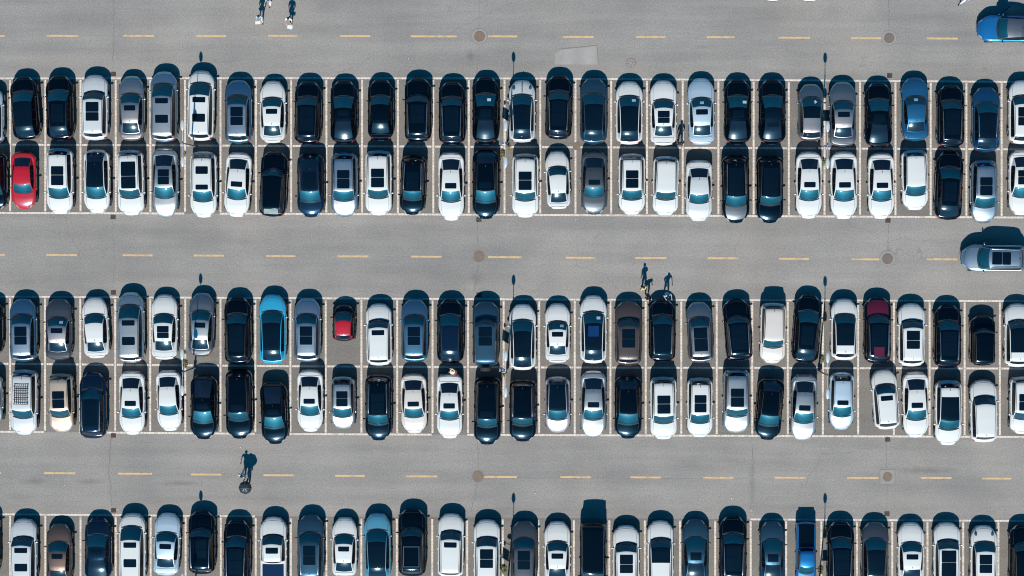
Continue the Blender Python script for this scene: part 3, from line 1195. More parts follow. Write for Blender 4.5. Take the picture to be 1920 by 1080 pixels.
def make_car(c, label):
    if c['type'] in ('suv', 'sedan') and (int(c['x']) * 7 + c['row'] * 5) % 5 < 2:
        c['type'] = c['type'] + '2'
    key = (c['type'], c['roof'])
    if key not in CACHE:
        CACHE[key] = build_type(*key)
    T = TYPES[c['type']]
    horizontal = c['face'] in 'LR'
    if horizontal:
        a, b = at(c['x'], c['y0'], .6), at(c['x1'], c['y0'], .6)
        cen = at((c['x'] + c['x1']) / 2, c['y0'], .75)
    else:
        a, b = at(c['x'], c['y0'], .6), at(c['x'], c['y1'], .6)
        cen = at(c['x'], (c['y0'] + c['y1']) / 2, .75)
    Lm = (a - b).length
    rz = {'U': 0, 'D': math.pi, 'L': math.pi / 2, 'R': -math.pi / 2}[c['face']] - R(c['ang'])
    rt = empty('parked_' + KINDN[c['type']][0], (cen.x, cen.y, 0.008 if not horizontal else 0.002), rz)
    sx = c['width']
    rt.scale = (sx, Lm / T['L'], 1.0 + .0 * (sx - 1))
    tag(rt, label, KINDN[c['type']][1], c.get('group', 'cars parked in the marked bays'))
    pm = PAINT[c['col']]
    for name, me, isp in CACHE[key]:
        if name == 'roof' and c.get('roofpaint'):  # roof colour
            obj(name, me, rt, PAINT[c['roofpaint']])
        elif name == 'bed_cover_or_shade' and c['col'] == 'brightblue':  # on this pickup the lid is black to stand for shade in the bed
            o_ = obj(name, me, rt)
            o_.material_slots[0].link = 'OBJECT'
            o_.material_slots[0].material = PAINT['black']
        elif name == 'hood' and c.get('hoodpaint'):
            obj(name, me, rt, PAINT[c['hoodpaint']])
        elif name in ('roof_rail',) and c['col'] == 'black' and 'r' in c['roof'] and False:
            pass
        else:
            obj(name, me, rt, pm if isp else None)
    T_ = T
    if c.get('card'):                       # card or pass lying behind the windscreen, seen through it
        cx, f = c['card']
        s = lerp(T_['hood'], T_['wst'], f)
        z = lerp(T_['belt'], T_['H'] - .05, f * 1.02) + .03
        slope = math.atan2((T_['H'] - T_['belt']), (T_['wst'] - T_['hood']) * T_['L'])
        m = MB()
        m.box((0, 0, 0), (.26, .22, .006))
        o = obj('windshield_card', m.mesh('windshield_card', [M_CARD], False), rt)
        o.location = (cx, T_['L'] / 2 - s * T_['L'], z)
        o.rotation_euler = (-slope, 0, c.get('cardrot', 0))
    return rt


# row 1 (noses up)
r = 1
A = add_car
A(r, -18, 163, 269, 'U', 'suv', 'paleblue', 'n')
A(r, 47, 143, 262, 'U', 'cuv', 'black', 'g', -4)
A(r, 112, 141, 262.5, 'U', 'cuv', 'black', 'p', -1)
A(r, 178, 140, 263, 'U', 'suv', 'pearl', 'p')
A(r, 246.5, 142, 264, 'U', 'sedan', 'champagne', 's')
A(r, 307.5, 134, 266, 'U', 'minivan', 'bluesilver', 't', 0, roofpaint='silver')  # silver car: bluish skylight in the body colour, sunlit sheen in the roof
A(r, 377, 132, 264, 'U', 'minivan', 'white', 't', 1)
A(r, 447, 150, 269, 'U', 'suv', 'steelblue', 'pc', 0, roofpaint='bluesilver')  # paler roof colour imitates sun sheen on the one blue paint
A(r, 511.5, 151, 268, 'U', 'sedan', 'white', 's', 0)
A(r, 577.6, 152, 270, 'U', 'suv', 'black', 'P', 1)
A(r, 644.7, 150, 269.5, 'U', 'fast', 'black', 's')
A(r, 714, 148, 263, 'U', 'sedan', 'black', 'n')
A(r, 783.8, 146, 266, 'U', 'suv', 'black', 'pc')
A(r, 847.7, 153, 271, 'U', 'suv', 'black', 'Pc')
A(r, 910.7, 143, 270, 'U', 'fast', 'black', 'p', card=(.25, .55))
A(r, 979, 150, 267, 'U', 'cuv', 'pearl', 'g', 0, .98, vents=1)
A(r, 1047.6, 141, 261, 'U', 'suv', 'black', 'Pc', 1)
A(r, 1113, 146, 270, 'U', 'cuv', 'slate', 'g')
A(r, 1179.8, 152, 271, 'U', 'cuv', 'white', 'g', 0, card=(.3, .5))
A(r, 1243.7, 150, 272.6, 'U', 'sedan', 'white', 'p')
A(r, 1315, 146, 272, 'U', 'sedan', 'paleblue', 's', -1, card=(.02, .62))
A(r, 1383, 148, 270, 'U', 'fast', 'black', 'p', 0, card=(.45, .6))
A(r, 1448, 148, 270, 'U', 'fast', 'black', 'g')
A(r, 1520.5, 157, 264, 'U', 'hatch', 'grey', 'f', 0, 1.02, card=(.2, .62), cardrot=.7, roofpaint='champagne')  # champagne roof tone: warm sun sheen painted onto the grey
A(r, 1580, 153, 274.5, 'U', 'sedan', 'grey', 's', 0, roofpaint='champagne')  # one grey paint; its sunlit roof is coloured champagne
A(r, 1647, 154, 277, 'U', 'fast', 'black', 'p')
A(r, 1715.7, 145, 264, 'U', 'sedan', 'blue', 'n', -1, card=(.0, .5))
A(r, 1782, 159, 277, 'U', 'suv', 'black', 'Pc')
A(r, 1848.5, 163, 284.6, 'U', 'cuv', 'deepblue', 'gc', 0, 1.0)
A(r, 1916, 150, 270, 'U', 'suv', 'white', 'p')
# row 2
r = 2
A(r, -12, 285, 395, 'D', 'suv', 'black', 'p')
A(r, 44.5, 284, 391.6, 'D', 'sedan', 'red', 'n', 0, .96)
A(r, 112.7, 277.6, 401.7, 'D', 'suv', 'white', 'p')
A(r, 182, 280.5, 399.5, 'D', 'cuv', 'white', 'g', 0, .97)
A(r, 245.5, 281, 404, 'D', 'suv', 'white', 'P', -1)
A(r, 309.4, 277, 407, 'D', 'sedan', 'silver', 'p')
A(r, 382, 284, 408, 'D', 'suv', 'white', 't')
A(r, 446, 285, 407, 'D', 'sedan', 'white', 's', 3.5)
A(r, 513, 283, 406, 'U', 'suv', 'black', 'n', 2.5, rearshade=1)
A(r, 582.7, 288, 407, 'D', 'cuv', 'navy', 'P', 0)
A(r, 646, 286, 406, 'D', 'suv', 'bluesilver', 'p', 0, hoodpaint='silver')  # brighter hood colour stands for the sun reflected in the same paint
A(r, 710, 282, 404, 'D', 'suv', 'white', 'p')
A(r, 774.4, 291.5, 402.6, 'D', 'suv', 'black', 'pc', 2, .95)
A(r, 846, 284.6, 413.7, 'D', 'sedan', 'white', 's')
A(r, 911, 281, 410.5, 'D', 'cuv', 'black', 's')
A(r, 985, 288, 408, 'D', 'suv', 'white', 'p', 0)
A(r, 1046, 282, 392, 'U', 'sedan', 'white', 'n', -2.5, .93)
A(r, 1114, 283, 402, 'D', 'sedan', 'darkgrey', 's')
A(r, 1184.6, 288, 402.6, 'D', 'suv', 'white', 'p')
A(r, 1248, 293, 404, 'D', 'suv', 'white', 'n', 1, .97)
A(r, 1310.5, 300, 415, 'D', 'sedan', 'pearl', 'n')
A(r, 1379, 291, 418, 'D', 'suv', 'black', 'Pc', -1, 1.02, hoodpaint='darkgrey')
A(r, 1443.4, 292.5, 418, 'D', 'suv', 'black', 'P', 0)
A(r, 1516.5, 284, 410, 'D', 'sedan', 'white', 's')
A(r, 1582, 284, 411, 'D', 'sedan', 'white', 's', -.5, 1.03)
A(r, 1652, 286, 410.5, 'D', 'sedan', 'white', 's', -.5)
A(r, 1714.8, 281, 394, 'D', 'suv', 'white', 'n', -1.5, .98)
A(r, 1779, 283, 412, 'U', 'cuv', 'black', 'p', 2)
A(r, 1844.8, 300, 418, 'D', 'suv', 'bluesilver', 'p', 0, .98)
A(r, 1916, 281, 403.6, 'D', 'sedan', 'white', 'p')
# row 3
r = 3
A(r, -20, 563, 664, 'U', 'suv', 'black', 'n')
A(r, 44, 560, 678, 'U', 'suv', 'steelblue', 'p', -.5, roofpaint='bluesilver')  # same blue all over; roof coloured lighter for the sun on it
A(r, 110, 560, 675, 'U', 'sedan', 'darkgrey', 's', 0, roofpaint='champagne', card=(.3, .65))  # roof coloured champagne to imitate a warm reflection of the sun
A(r, 179.4, 556.7, 671.5, 'U', 'sedan', 'white', 'n', -3)
A(r, 245.5, 548, 680, 'U', 'minivan', 'silver', 't', -.5)
A(r, 308.5, 552, 674, 'U', 'sedan', 'white', 'p', 0)
A(r, 377.7, 549, 668, 'U', 'sedan', 'grey', 's', 1.5, .97, roofpaint='silver')  # roof coloured silver where the grey paint catches the sun
A(r, 446, 556, 683, 'U', 'suv', 'black', 'P', -.5)
A(r, 511.5, 552, 681.6, 'U', 'cuv', 'cyan', 'g', 0, 1.02)
A(r, 576.4, 559, 678.5, 'U', 'suv', 'bluesilver', 'p')
A(r, 644.7, 571.8, 639.4, 'U', 'micro', 'black', 'n', 0, roofpaint='red')
A(r, 710.8, 569, 685, 'U', 'suv', 'white', 's', -1, .97)
A(r, 777.5, 561, 678.5, 'U', 'suv', 'steelblue', 'p')
A(r, 844.6, 561, 681, 'U', 'cuv', 'black', 'n', 0, roofpaint='navy')
A(r, 910.7, 564.5, 687, 'U', 'boxy', 'slate', 'p', 0, 1.06, spare=1)
A(r, 980, 570, 693.6, 'U', 'cuv', 'white', 'g', 0)
A(r, 1045.4, 568.6, 680, 'U', 'sedan', 'white', 's', 0, .95, card=(.32, .62))
A(r, 1112.5, 553.5, 681, 'U', 'cuv', 'white', 'g', 0, bluesun=1, card=(.35, .6))
A(r, 1178, 564.5, 685, 'U', 'suv', 'brown', 'p', 0, 1.0)
A(r, 1241.5, 561, 678, 'U', 'suv', 'black', 'gc')
A(r, 1312, 566, 680, 'U', 'suv', 'grey', 'P', -3, .96)
A(r, 1383, 560, 676, 'U', 'suv', 'black', 'Pc', -4.5)
A(r, 1448.8, 567.7, 681.6, 'D', 'suv', 'cream', 'nr', 1, .96)
A(r, 1513, 552, 680, 'U', 'cuv', 'black', 'p', 4)
A(r, 1582.5, 560, 675, 'U', 'suv', 'white', 'G', 0)
A(r, 1645, 556.7, 681, 'U', 'suv', 'black', 'Pc', 0, hoodpaint='wine', rearpanel=1, cname='black and wine red')
A(r, 1708.5, 568.6, 686.6, 'U', 'suv', 'white', 'p')
A(r, 1776.5, 571, 690, 'U', 'suv', 'black', 'Pc')
A(r, 1842, 591, 685, 'U', 'boxy', 'black', 'n', 0, .98)
A(r, 1908, 569, 688, 'U', 'suv', 'white', 'G')
# row 4
r = 4
A(r, -19, 701, 799, 'D', 'sedan', 'silver', 'n')
A(r, 45.6, 692.6, 815.7, 'D', 'suv', 'pearl', 'nk', 1)
A(r, 115, 700, 810.7, 'D', 'suv', 'gold', 'p', -1, .93)
A(r, 174.7, 697.7, 821.7, 'U', 'suv', 'navy', 'Pc', 0, 1.0)
A(r, 247.7, 695, 815.7, 'D', 'sedan', 'white', 's')
A(r, 317, 693.6, 808.5, 'D', 'sedan', 'white', 'n', -1.5, .96)
A(r, 381.8, 703, 824, 'D', 'fast', 'black', 's', 1)
A(r, 448.5, 692, 822.6, 'D', 'suv', 'black', 's', -.5)
A(r, 514, 715.6, 833, 'D', 'fast', 'black', 's', -2)
A(r, 581.7, 692.6, 810, 'D', 'sedan', 'white', 's', 0)
A(r, 643, 706, 805, 'D', 'hatch', 'silver', 'p', 0, 1.0)
A(r, 709.8, 701.5, 825.8, 'D', 'suv', 'black', 'pc', 0)
A(r, 776, 700, 813, 'D', 'sedan', 'cream', 's', -1)
A(r, 843, 700.5, 822.6, 'D', 'sedan', 'white', 's', 0, .98)
A(r, 913.8, 706, 833.7, 'D', 'suv', 'black', 's', .5)
A(r, 980, 711, 828, 'D', 'suv', 'black', 'nc', 0)
A(r, 1045.4, 706, 811.6, 'D', 'hatch', 'lilac', 'g', -.5, 1.02)
A(r, 1112.5, 695, 821, 'D', 'sedan', 'silver', 's', 0)
A(r, 1177.6, 704.6, 822.6, 'D', 'cuv', 'black', 'n')
A(r, 1243.7, 706, 824, 'D', 'suv', 'white', 'p', -.5)
A(r, 1312, 707.7, 820, 'D', 'suv', 'white', 'p', 0, .96)
A(r, 1380.7, 692.6, 812, 'D', 'suv', 'silver', 'p', 0)
A(r, 1442.5, 709, 825, 'D', 'cuv', 'black', 'n', 4.5, .97)
A(r, 1507, 701, 827, 'D', 'sedan', 'silver', 's', 1.5)
A(r, 1578, 698, 806, 'D', 'hatch', 'paleblue', 's', .5, .98)
A(r, 1659.7, 692, 804.7, 'U', 'suv', 'white', 's', -4.5, .96)
A(r, 1717, 696.7, 821, 'D', 'sedan', 'white', 's', -1)
A(r, 1777.7, 712.5, 835, 'D', 'suv', 'white', 'G', 0)
A(r, 1843.8, 711.5, 829, 'U', 'suv', 'white', 'n', -1)
A(r, 1918, 706, 814, 'D', 'suv', 'white', 'p', 0)
# row 5
r = 5
A(r, -26, 960, 1080, 'U', 'suv', 'navy', 'n')
A(r, 45, 972.5, 1097, 'U', 'suv', 'pearl', 't', 0)
A(r, 111, 982.5, 1098, 'U', 'sedan', 'bronze', 's', 0, .98)
A(r, 184, 971, 1088, 'U', 'fast', 'navy', 's', 0)
A(r, 248.5, 962, 1094, 'U', 'minivan', 'white', 't')
A(r, 313, 962, 1079, 'U', 'sedan', 'paleblue', 's', 2)
A(r, 378.5, 957.5, 1076, 'U', 'suv', 'black', 'pc', 0)
A(r, 444.5, 974, 1098, 'U', 'suv', 'black', 'Pc', .5)
A(r, 513, 969, 1108, 'U', 'pickup', 'white', 's')
A(r, 582.5, 965, 1091, 'U', 'suv', 'slate', 'pc')
A(r, 646, 970, 1083, 'U', 'sedan', 'white', 's', .5, .97)
A(r, 708, 962.5, 1087, 'U', 'cuv', 'skyblue', 'g', -.5)
A(r, 773, 954, 1080, 'U', 'suv', 'black', 'nF', 0, 1.04)
A(r, 845.5, 962.5, 1083, 'U', 'suv', 'white', 's', 1, .98)
A(r, 913, 974, 1096, 'U', 'suv', 'white', 'p')
A(r, 982.5, 977, 1098, 'U', 'suv', 'darkgrey', 'p')
A(r, 1045, 977.5, 1099, 'U', 'sedan', 'white', 's')
A(r, 1111.5, 979, 1102, 'D', 'van', 'black', 'x', 0)
A(r, 1173.8, 985, 1105, 'U', 'suv', 'white', 'p')
A(r, 1238, 976, 1098, 'U', 'suv', 'white', 'f', 0, .98)
A(r, 1304, 974, 1095, 'U', 'fast', 'slate', 'p')
A(r, 1374, 967.5, 1092, 'U', 'suv', 'black', 'Pc', 0, 1.04)
A(r, 1448, 977.6, 1098, 'U', 'fast', 'slate', 'p', 0, .95)
A(r, 1511, 978, 1104, 'D', 'pickup', 'brightblue', 'n', 0, .74)
A(r, 1576, 977, 1098, 'U', 'suv', 'black', 'Pc', 0)
A(r, 1640.5, 979, 1100, 'U', 'cuv', 'darkgrey', 'gr', 0)
A(r, 1708, 979.5, 1100, 'U', 'sedan', 'white', 's')
A(r, 1775, 979.5, 1100, 'U', 'suv', 'white', 'P')
A(r, 1844, 985, 1104, 'U', 'suv', 'white', 'p', 0, vents=1)
A(r, 1918, 983, 1105, 'U', 'suv', 'black', 'n', 0)
# driving / standing in the lanes; tails of cars at the top edge
CARS.append(dict(row=6, x=1833.5, x1=1953, y0=54, face='L', type='sedan', col='brightblue', roof='n', ang=0.6, width=1.0, group='cars out in the lanes', roofpaint='grey', opendoor=1,
                 label='bright blue car standing in the top lane with its door open'))
CARS.append(dict(row=6, x=1802.5, x1=1925, y0=484, face='L', type='suv', col='bluesilver', roof='pc', ang=1.0, width=1.0, group='cars out in the lanes',
                 label='blue grey suv driving down the middle lane past yellow dashes'))
CARS.append(dict(row=6, x=1450, y0=-121, y1=1.0, face='D', type='sedan', col='white', roof='n', ang=0, width=1.0, group='cars out in the lanes',
                 label='white car nose barely poking in over the top lane, nearer the long dash'))
CARS.append(dict(row=6, x=1519, y0=-121, y1=1.5, face='D', type='sedan', col='white', roof='s', ang=0, width=1.0, group='cars out in the lanes',
                 label='white car nose barely poking in above the lamp shadow of the top lane'))

ROWN = {1: 'top row', 2: 'second row', 3: 'third row', 4: 'fourth row', 5: 'bottom row'}
ORD = ['', 'first', 'second', 'third', 'fourth', 'fifth', 'sixth', 'seventh', 'eighth', 'ninth', 'tenth', 'eleventh', 'twelfth', 'thirteenth', 'fourteenth', 'fifteenth']
byrow = {}
for c in CARS:
    byrow.setdefault(c['row'], []).append(c)
used = set()
for rw in range(1, 6):
    lst = sorted(byrow[rw], key=lambda c: c['x'])
    descs = [cardesc(c) for c in lst]
    faces = [c['face'] for c in lst]
    major = 'U' if faces.count('U') > faces.count('D') else 'D'
    for k, c in enumerate(lst):
        a, b = descs[k]
        nd = ''
        if sum(1 for d in descs if d == (a, b)) == 1:
            lab = f'{a} with {b} in the {ROWN[rw]}'
            if faces[k] != major:
                lab = f'{a} with {b}, turned round in the {ROWN[rw]}'
        else:
            ln = descs[k - 1][0] if k else None
            rn = descs[k + 1][0] if k + 1 < len(descs) else None
            same = [j for j in range(len(lst)) if descs[j] == (a, b)]

            def nb(j, side):
                jj = j + side
                return descs[jj][0] if 0 <= jj < len(descs) else None
            if rn and sum(1 for j in same if nb(j, 1) == rn) == 1 and sum(1 for j in same if nb(j, -1) == rn) == 0:
                lab = f'{a} with {b} beside the {rn} in the {ROWN[rw]}'
            elif ln and sum(1 for j in same if nb(j, -1) == ln) == 1 and sum(1 for j in same if nb(j, 1) == ln) == 0:
                lab = f'{a} with {b} beside the {ln} in the {ROWN[rw]}'
            else:
                if k < 15:
                    lab = f'{a} with {b}, {ORD[k + 1]} from left in {ROWN[rw]}'
                else:
                    lab = f'{a} with {b}, {ORD[30 - k]} from right in {ROWN[rw]}'
        if len(lab.split()) > 16:
            lab = lab.replace(' with ', ', ').replace(' the ', ' ')
        if lab in used:
            lab = lab + ' again'
        used.add(lab)
        c['label'] = lab
M_VENT = simple('round_lamp_glass', (0.02, 0.06, 0.085), 0.15, coat=1)
M_BLUESUN = glassmat('blue_shade', (0.002, 0.014, 0.075))
for c in CARS:
    rt = make_car(c, c['label'])
    T = TYPES[c['type']]
    L = T['L']
    if c.get('vents'):
        for sx in (-1, 1):
            m = MB()
            m.ell((sx * .58, L / 2 - .62, T['belt'] - .10), (.10, .15, .055), 12, 6)
            obj('headlight', m.mesh('round_headlight', [M_VENT]), rt)
        if c['row'] == 1:
            m = MB()
            m.box((0, L / 2 - .62, T['belt'] - .06), (.06, .72, .05), rot=Matrix.Rotation(R(-6), 3, 'X'))
            obj('hood_stripe', m.mesh('hood_stripe', [M_TRIM], False), rt)
    if c.get('rearshade'):
        m = MB()
        m.box((0, 0, 0), (.98, .36, .012))
        o = obj('rear_sunshade', m.mesh('rear_sunshade', [M_SUNSHADE], False), rt)
        s = .925
        o.location = (0, L / 2 - s * L, T['H'] - .085)
        o.rotation_euler = (R(12), 0, 0)
    if c.get('bluesun'):
        m = MB()
        m.box((0, L / 2 - .52 * L, T['H'] + .006), (.74, .74, .02))
        obj('sunroof_blind', m.mesh('sunroof_blind', [M_BLUESUN], False), rt)
    if c.get('spare'):
        m = MB()
        m.tube([(0, -L / 2 - .05, .95), (0, -L / 2 - .27, .95)], .36, 20)
        m.tube([(0, -L / 2 - .27, .95), (0, -L / 2 - .29, .95)], .22, 16, 1)
        obj('spare_wheel', m.mesh('spare_wheel', [M_TYRE, M_TRIM], True, 35), rt)
    if c.get('rearpanel'):
        m = MB()
        m.box((0, L / 2 - .815 * L, T['H'] - .008), (.72, .66, .03))
        obj('roof_panel', m.mesh('roof_panel', [PAINT['wine']], False), rt)
    if c.get('opendoor'):
        m = MB()
        # right-hand front door swung open (hinge near the mirror); local +x is the upper side of the picture
        d = MB()
        d.box((0, -.52, .62), (.07, 1.04, .72))
        d.box((-.03, -.55, 1.18), (.03, .90, .42), 1)
        o = obj('door', d.mesh('door', [PAINT['brightblue'], G_SIDE], False), rt, PAINT['brightblue'])
        o.location = (T['W'] / 2 + .01, L / 2 - .31 * L, 0)
        o.rotation_euler = (0, 0, R(38))

# ------------------------------------------------------------------ lamp posts
LAMPS = [(366, 274, 0, 'twin headed lamp post between a white minivan and a silver sedan, upper rows'),
         (951.5, 275, 1, 'twin headed lamp post with sign, beside the white car with round hood lamps'),
         (1535, 277, 2, 'twin headed lamp post with blue banner, beside the small grey hatchback'),
         (365.5, 689, 0, 'twin headed lamp post behind the grey sedan of the third row'),
         (951.5, 692, 1, 'twin headed lamp post with sign, beside the glass roofed white suv'),
         (1535, 695, 3, 'twin headed lamp post with rusty foot box beside the pale blue hatchback'),
         (366, 1095, 0, 'twin headed lamp post whose shadow leads to the umbrella walkers'),
         (951.5, 1100, 1, 'twin headed lamp post shading the dark grey suv of the bottom row'),
         (1535, 1101, 2, 'twin headed lamp post shading the gap beside the blue pickup truck')]
LH = 5.2
for px, py, kind, label in LAMPS:
    c = at(px, py)
    rt = empty('lamp_post', (c.x, c.y, 0.004), label=label, cat='lamp post', group='lamp posts along the parked rows')
    m = MB()
    m.tube([(0, 0, 0), (0, 0, .03)], .19, 14)
    m.tube([(0, 0, .03), (0, 0, .5), (0, 0, .55)], [.105, .10, .07], 12)
    obj('base', m.mesh('lamp_base', [M_POLE]), rt)
    m = MB()
    m.tube([(0, 0, .5), (0, 0, LH * .55), (0, 0, LH)], [.062, .05, .036], 10)
    m.ell((0, 0, LH + .03), (.05, .05, .06), 8, 5)
    obj('pole', m.mesh('lamp_pole', [M_POLE]), rt)
    for sy in (-1, 1):
        m = MB()
        m.tube([(0, 0, LH - .12), (0, sy * .35, LH - .02), (0, sy * .9, LH + .05)], [.03, .026, .022], 7)
        obj('arm', m.mesh('lamp_arm', [M_LAMP]), rt)
        m = MB()
        m.ell((0, sy * 1.24, LH + .06), (.135, .38, .055), 16, 8)
        o = obj('lamp_head', m.mesh('lamp_head', [M_LAMP]), rt)
    if kind in (1, 2):
        z0 = 2.35 if kind == 2 else 2.2
        side = .33 if kind == 2 else -.36
        m = MB()
        m.box((side, 0, z0), (.52, .03, .78), 0)
        m.box((side, .018, z0), (.40, .006, .62), 1)
        m.box((side, -.018, z0), (.40, .006, .62), 1)
        m.box((side / 2, 0, z0 + .3), (abs(side), .03, .03), 2)
        m.box((side / 2, 0, z0 - .3), (abs(side), .03, .03), 2)
        o = obj('banner', m.mesh('banner', [M_SIGNB, M_TRIM, M_POLE], False), rt)
        if kind == 1:
            o.rotation_euler = (0, 0, R(-32))
    if kind == 1:
        m = MB()
        m.tube([(-.12, 0, 3.7), (-.12, .03, 3.7)], .2, 18)
        m.box((-.05, 0, 3.7), (.1, .03, .03))
        obj('round_sign', m.mesh('round_sign', [M_SIGNW], True, 35), rt)
        m = MB()
        m.tube([(0, 0, 3.05), (-.42, .12, 3.15)], .02, 6)
        m.box((-.45, .12, 3.1), (.12, .22, .1))
        m.tube([(0, 0, 3.05), (.2, .3, 3.1)], .018, 6)
        obj('camera_bracket', m.mesh('camera_bracket', [M_POLE], False), rt)
    if kind == 3:
        m = MB()
        m.box((0.07, -.05, .2), (.30, .34, .40))
        obj('foot_box', m.mesh('foot_box', [M_RUST], False), rt)

# ------------------------------------------------------------------ weeds by the posts
M_LEAF = simple('weed_leaf', (0.10, 0.115, 0.03), 0.6, noise=0.4, nscale=12)
M_LEAFY = simple('weed_leaf_dry', (0.22, 0.15, 0.05), 0.7, noise=0.4, nscale=12)
M_TWIG = simple('twig', (0.11, 0.065, 0.04), 0.8)


def weed(px, py, r, n, dry, label):
    c = at(px, py)
    rt = empty('weed_clump', (c.x, c.y, 0.008), label=label, cat='weed', group='weeds at the lamp posts')
    rnd = random.Random(int(px * 3 + py))
    m = MB()
    t = MB()
    for k in range(n):
        a = rnd.uniform(0, 6.283)
        d = r * math.sqrt(rnd.random())
        x, y, z = math.cos(a) * d * .7, math.sin(a) * d, rnd.uniform(.04, .34) * (1 - .5 * d / r)
        u = Vector((rnd.uniform(-1, 1), rnd.uniform(-1, 1), rnd.uniform(-.2, .6))).normalized() * rnd.uniform(.04, .085)
        w = u.cross(Vector((rnd.uniform(-.4, .4), rnd.uniform(-.4, .4), 1))).normalized() * u.length * .4
        P_ = Vector((x, y, z))
        m.face([m.vert(*(P_ - u)), m.vert(*(P_ + w)), m.vert(*(P_ + u)), m.vert(*(P_ - w))], 1 if rnd.random() < dry else 0)
        if k % 6 == 0:
            t.tube([(x * .15, y * .15, 0), (x, y, z)], .006, 3)
    obj('leaves', m.mesh('weed_leaves', [M_LEAF, M_LEAFY], False), rt)
    obj('stem', t.mesh('weed_stems', [M_TWIG], False), rt)


weed(943, 290, .26, 90, .4, 'yellow green weed clump on the white line under the middle upper lamp')
weed(346.5, 683, .28, 110, .6, 'dry yellow weed clump by the lamp post behind the grey sedan')
weed(347, 290, .13, 30, .9, 'small brown weed on the line below the left upper lamp')
weed(1543.5, 304, .24, 70, .5, 'weed clump between two white sedans near the banner lamp')
weed(1540.5, 673, .24, 90, .5, 'weed clump above the rusty foot box of the lamp post')
weed(944.5, 1068, .30, 120, .3, 'green weed clump beside the dark grey suv in the bottom row')
weed(1538.5, 1069, .26, 100, .3, 'green weed clump right of the blue pickup truck')
weed(953, 276, .22, 50, 1.0, 'brown dead twigs at the foot of the middle upper lamp')
weed(944, 703, .20, 50, 1.0, 'brown dead twigs at the foot of the middle lower lamp')
weed(347, 662, .12, 26, .8, 'tiny weed on the line between two cars left of the grey sedan')

# ------------------------------------------------------------------ people
M_SKIN = simple('skin', (0.42, 0.25, 0.17), 0.55, noise=0.08)
M_HAIR = simple('hair_black', (0.008, 0.007, 0.007), 0.5)
CL = {
    'white': simple('cloth_white', (0.60, 0.62, 0.63), 0.85, noise=0.08),
    'blue': simple('cloth_pale_blue', (0.24, 0.40, 0.50), 0.85, noise=0.12),
    'yellow': simple('cloth_hi_vis_yellow', (0.44, 0.39, 0.10), 0.8, noise=0.12),
    'black': simple('cloth_black', (0.010, 0.011, 0.013), 0.85, noise=0.2),
    'navy': simple('cloth_navy', (0.012, 0.025, 0.05), 0.85, noise=0.2),
    'red': simple('cloth_red', (0.33, 0.05, 0.035), 0.85, noise=0.15),
    'cream': simple('cloth_cream', (0.58, 0.50, 0.38), 0.85, noise=0.1),
}


def skinned(name, verts, edges, mats, root=0, sub=2):
    """one continuous surface grown round a posed skeleton; verts = (x, y, z, rx, ry)"""
    me = bpy.data.meshes.new(name)
    me.from_pydata([v[:3] for v in verts], edges, [])
    o = bpy.data.objects.new(name, me)
    COL.objects.link(o)
    mod = o.modifiers.new('skin', 'SKIN')
    sv = me.skin_vertices[0].data
    for k, v in enumerate(verts):
        sv[k].radius = (v[3], v[4])
        sv[k].use_root = k == root
    mod.use_smooth_shade = True
    sb = o.modifiers.new('sub', 'SUBSURF')
    sb.levels = sub
    sb.render_levels = sub
    dg = bpy.context.evaluated_depsgraph_get()
    nm = bpy.data.meshes.new_from_object(o.evaluated_get(dg))
    nm.name = name
    bpy.data.objects.remove(o)
    nm.materials.clear()
    for m_ in mats:
        nm.materials.append(m_)
    return nm


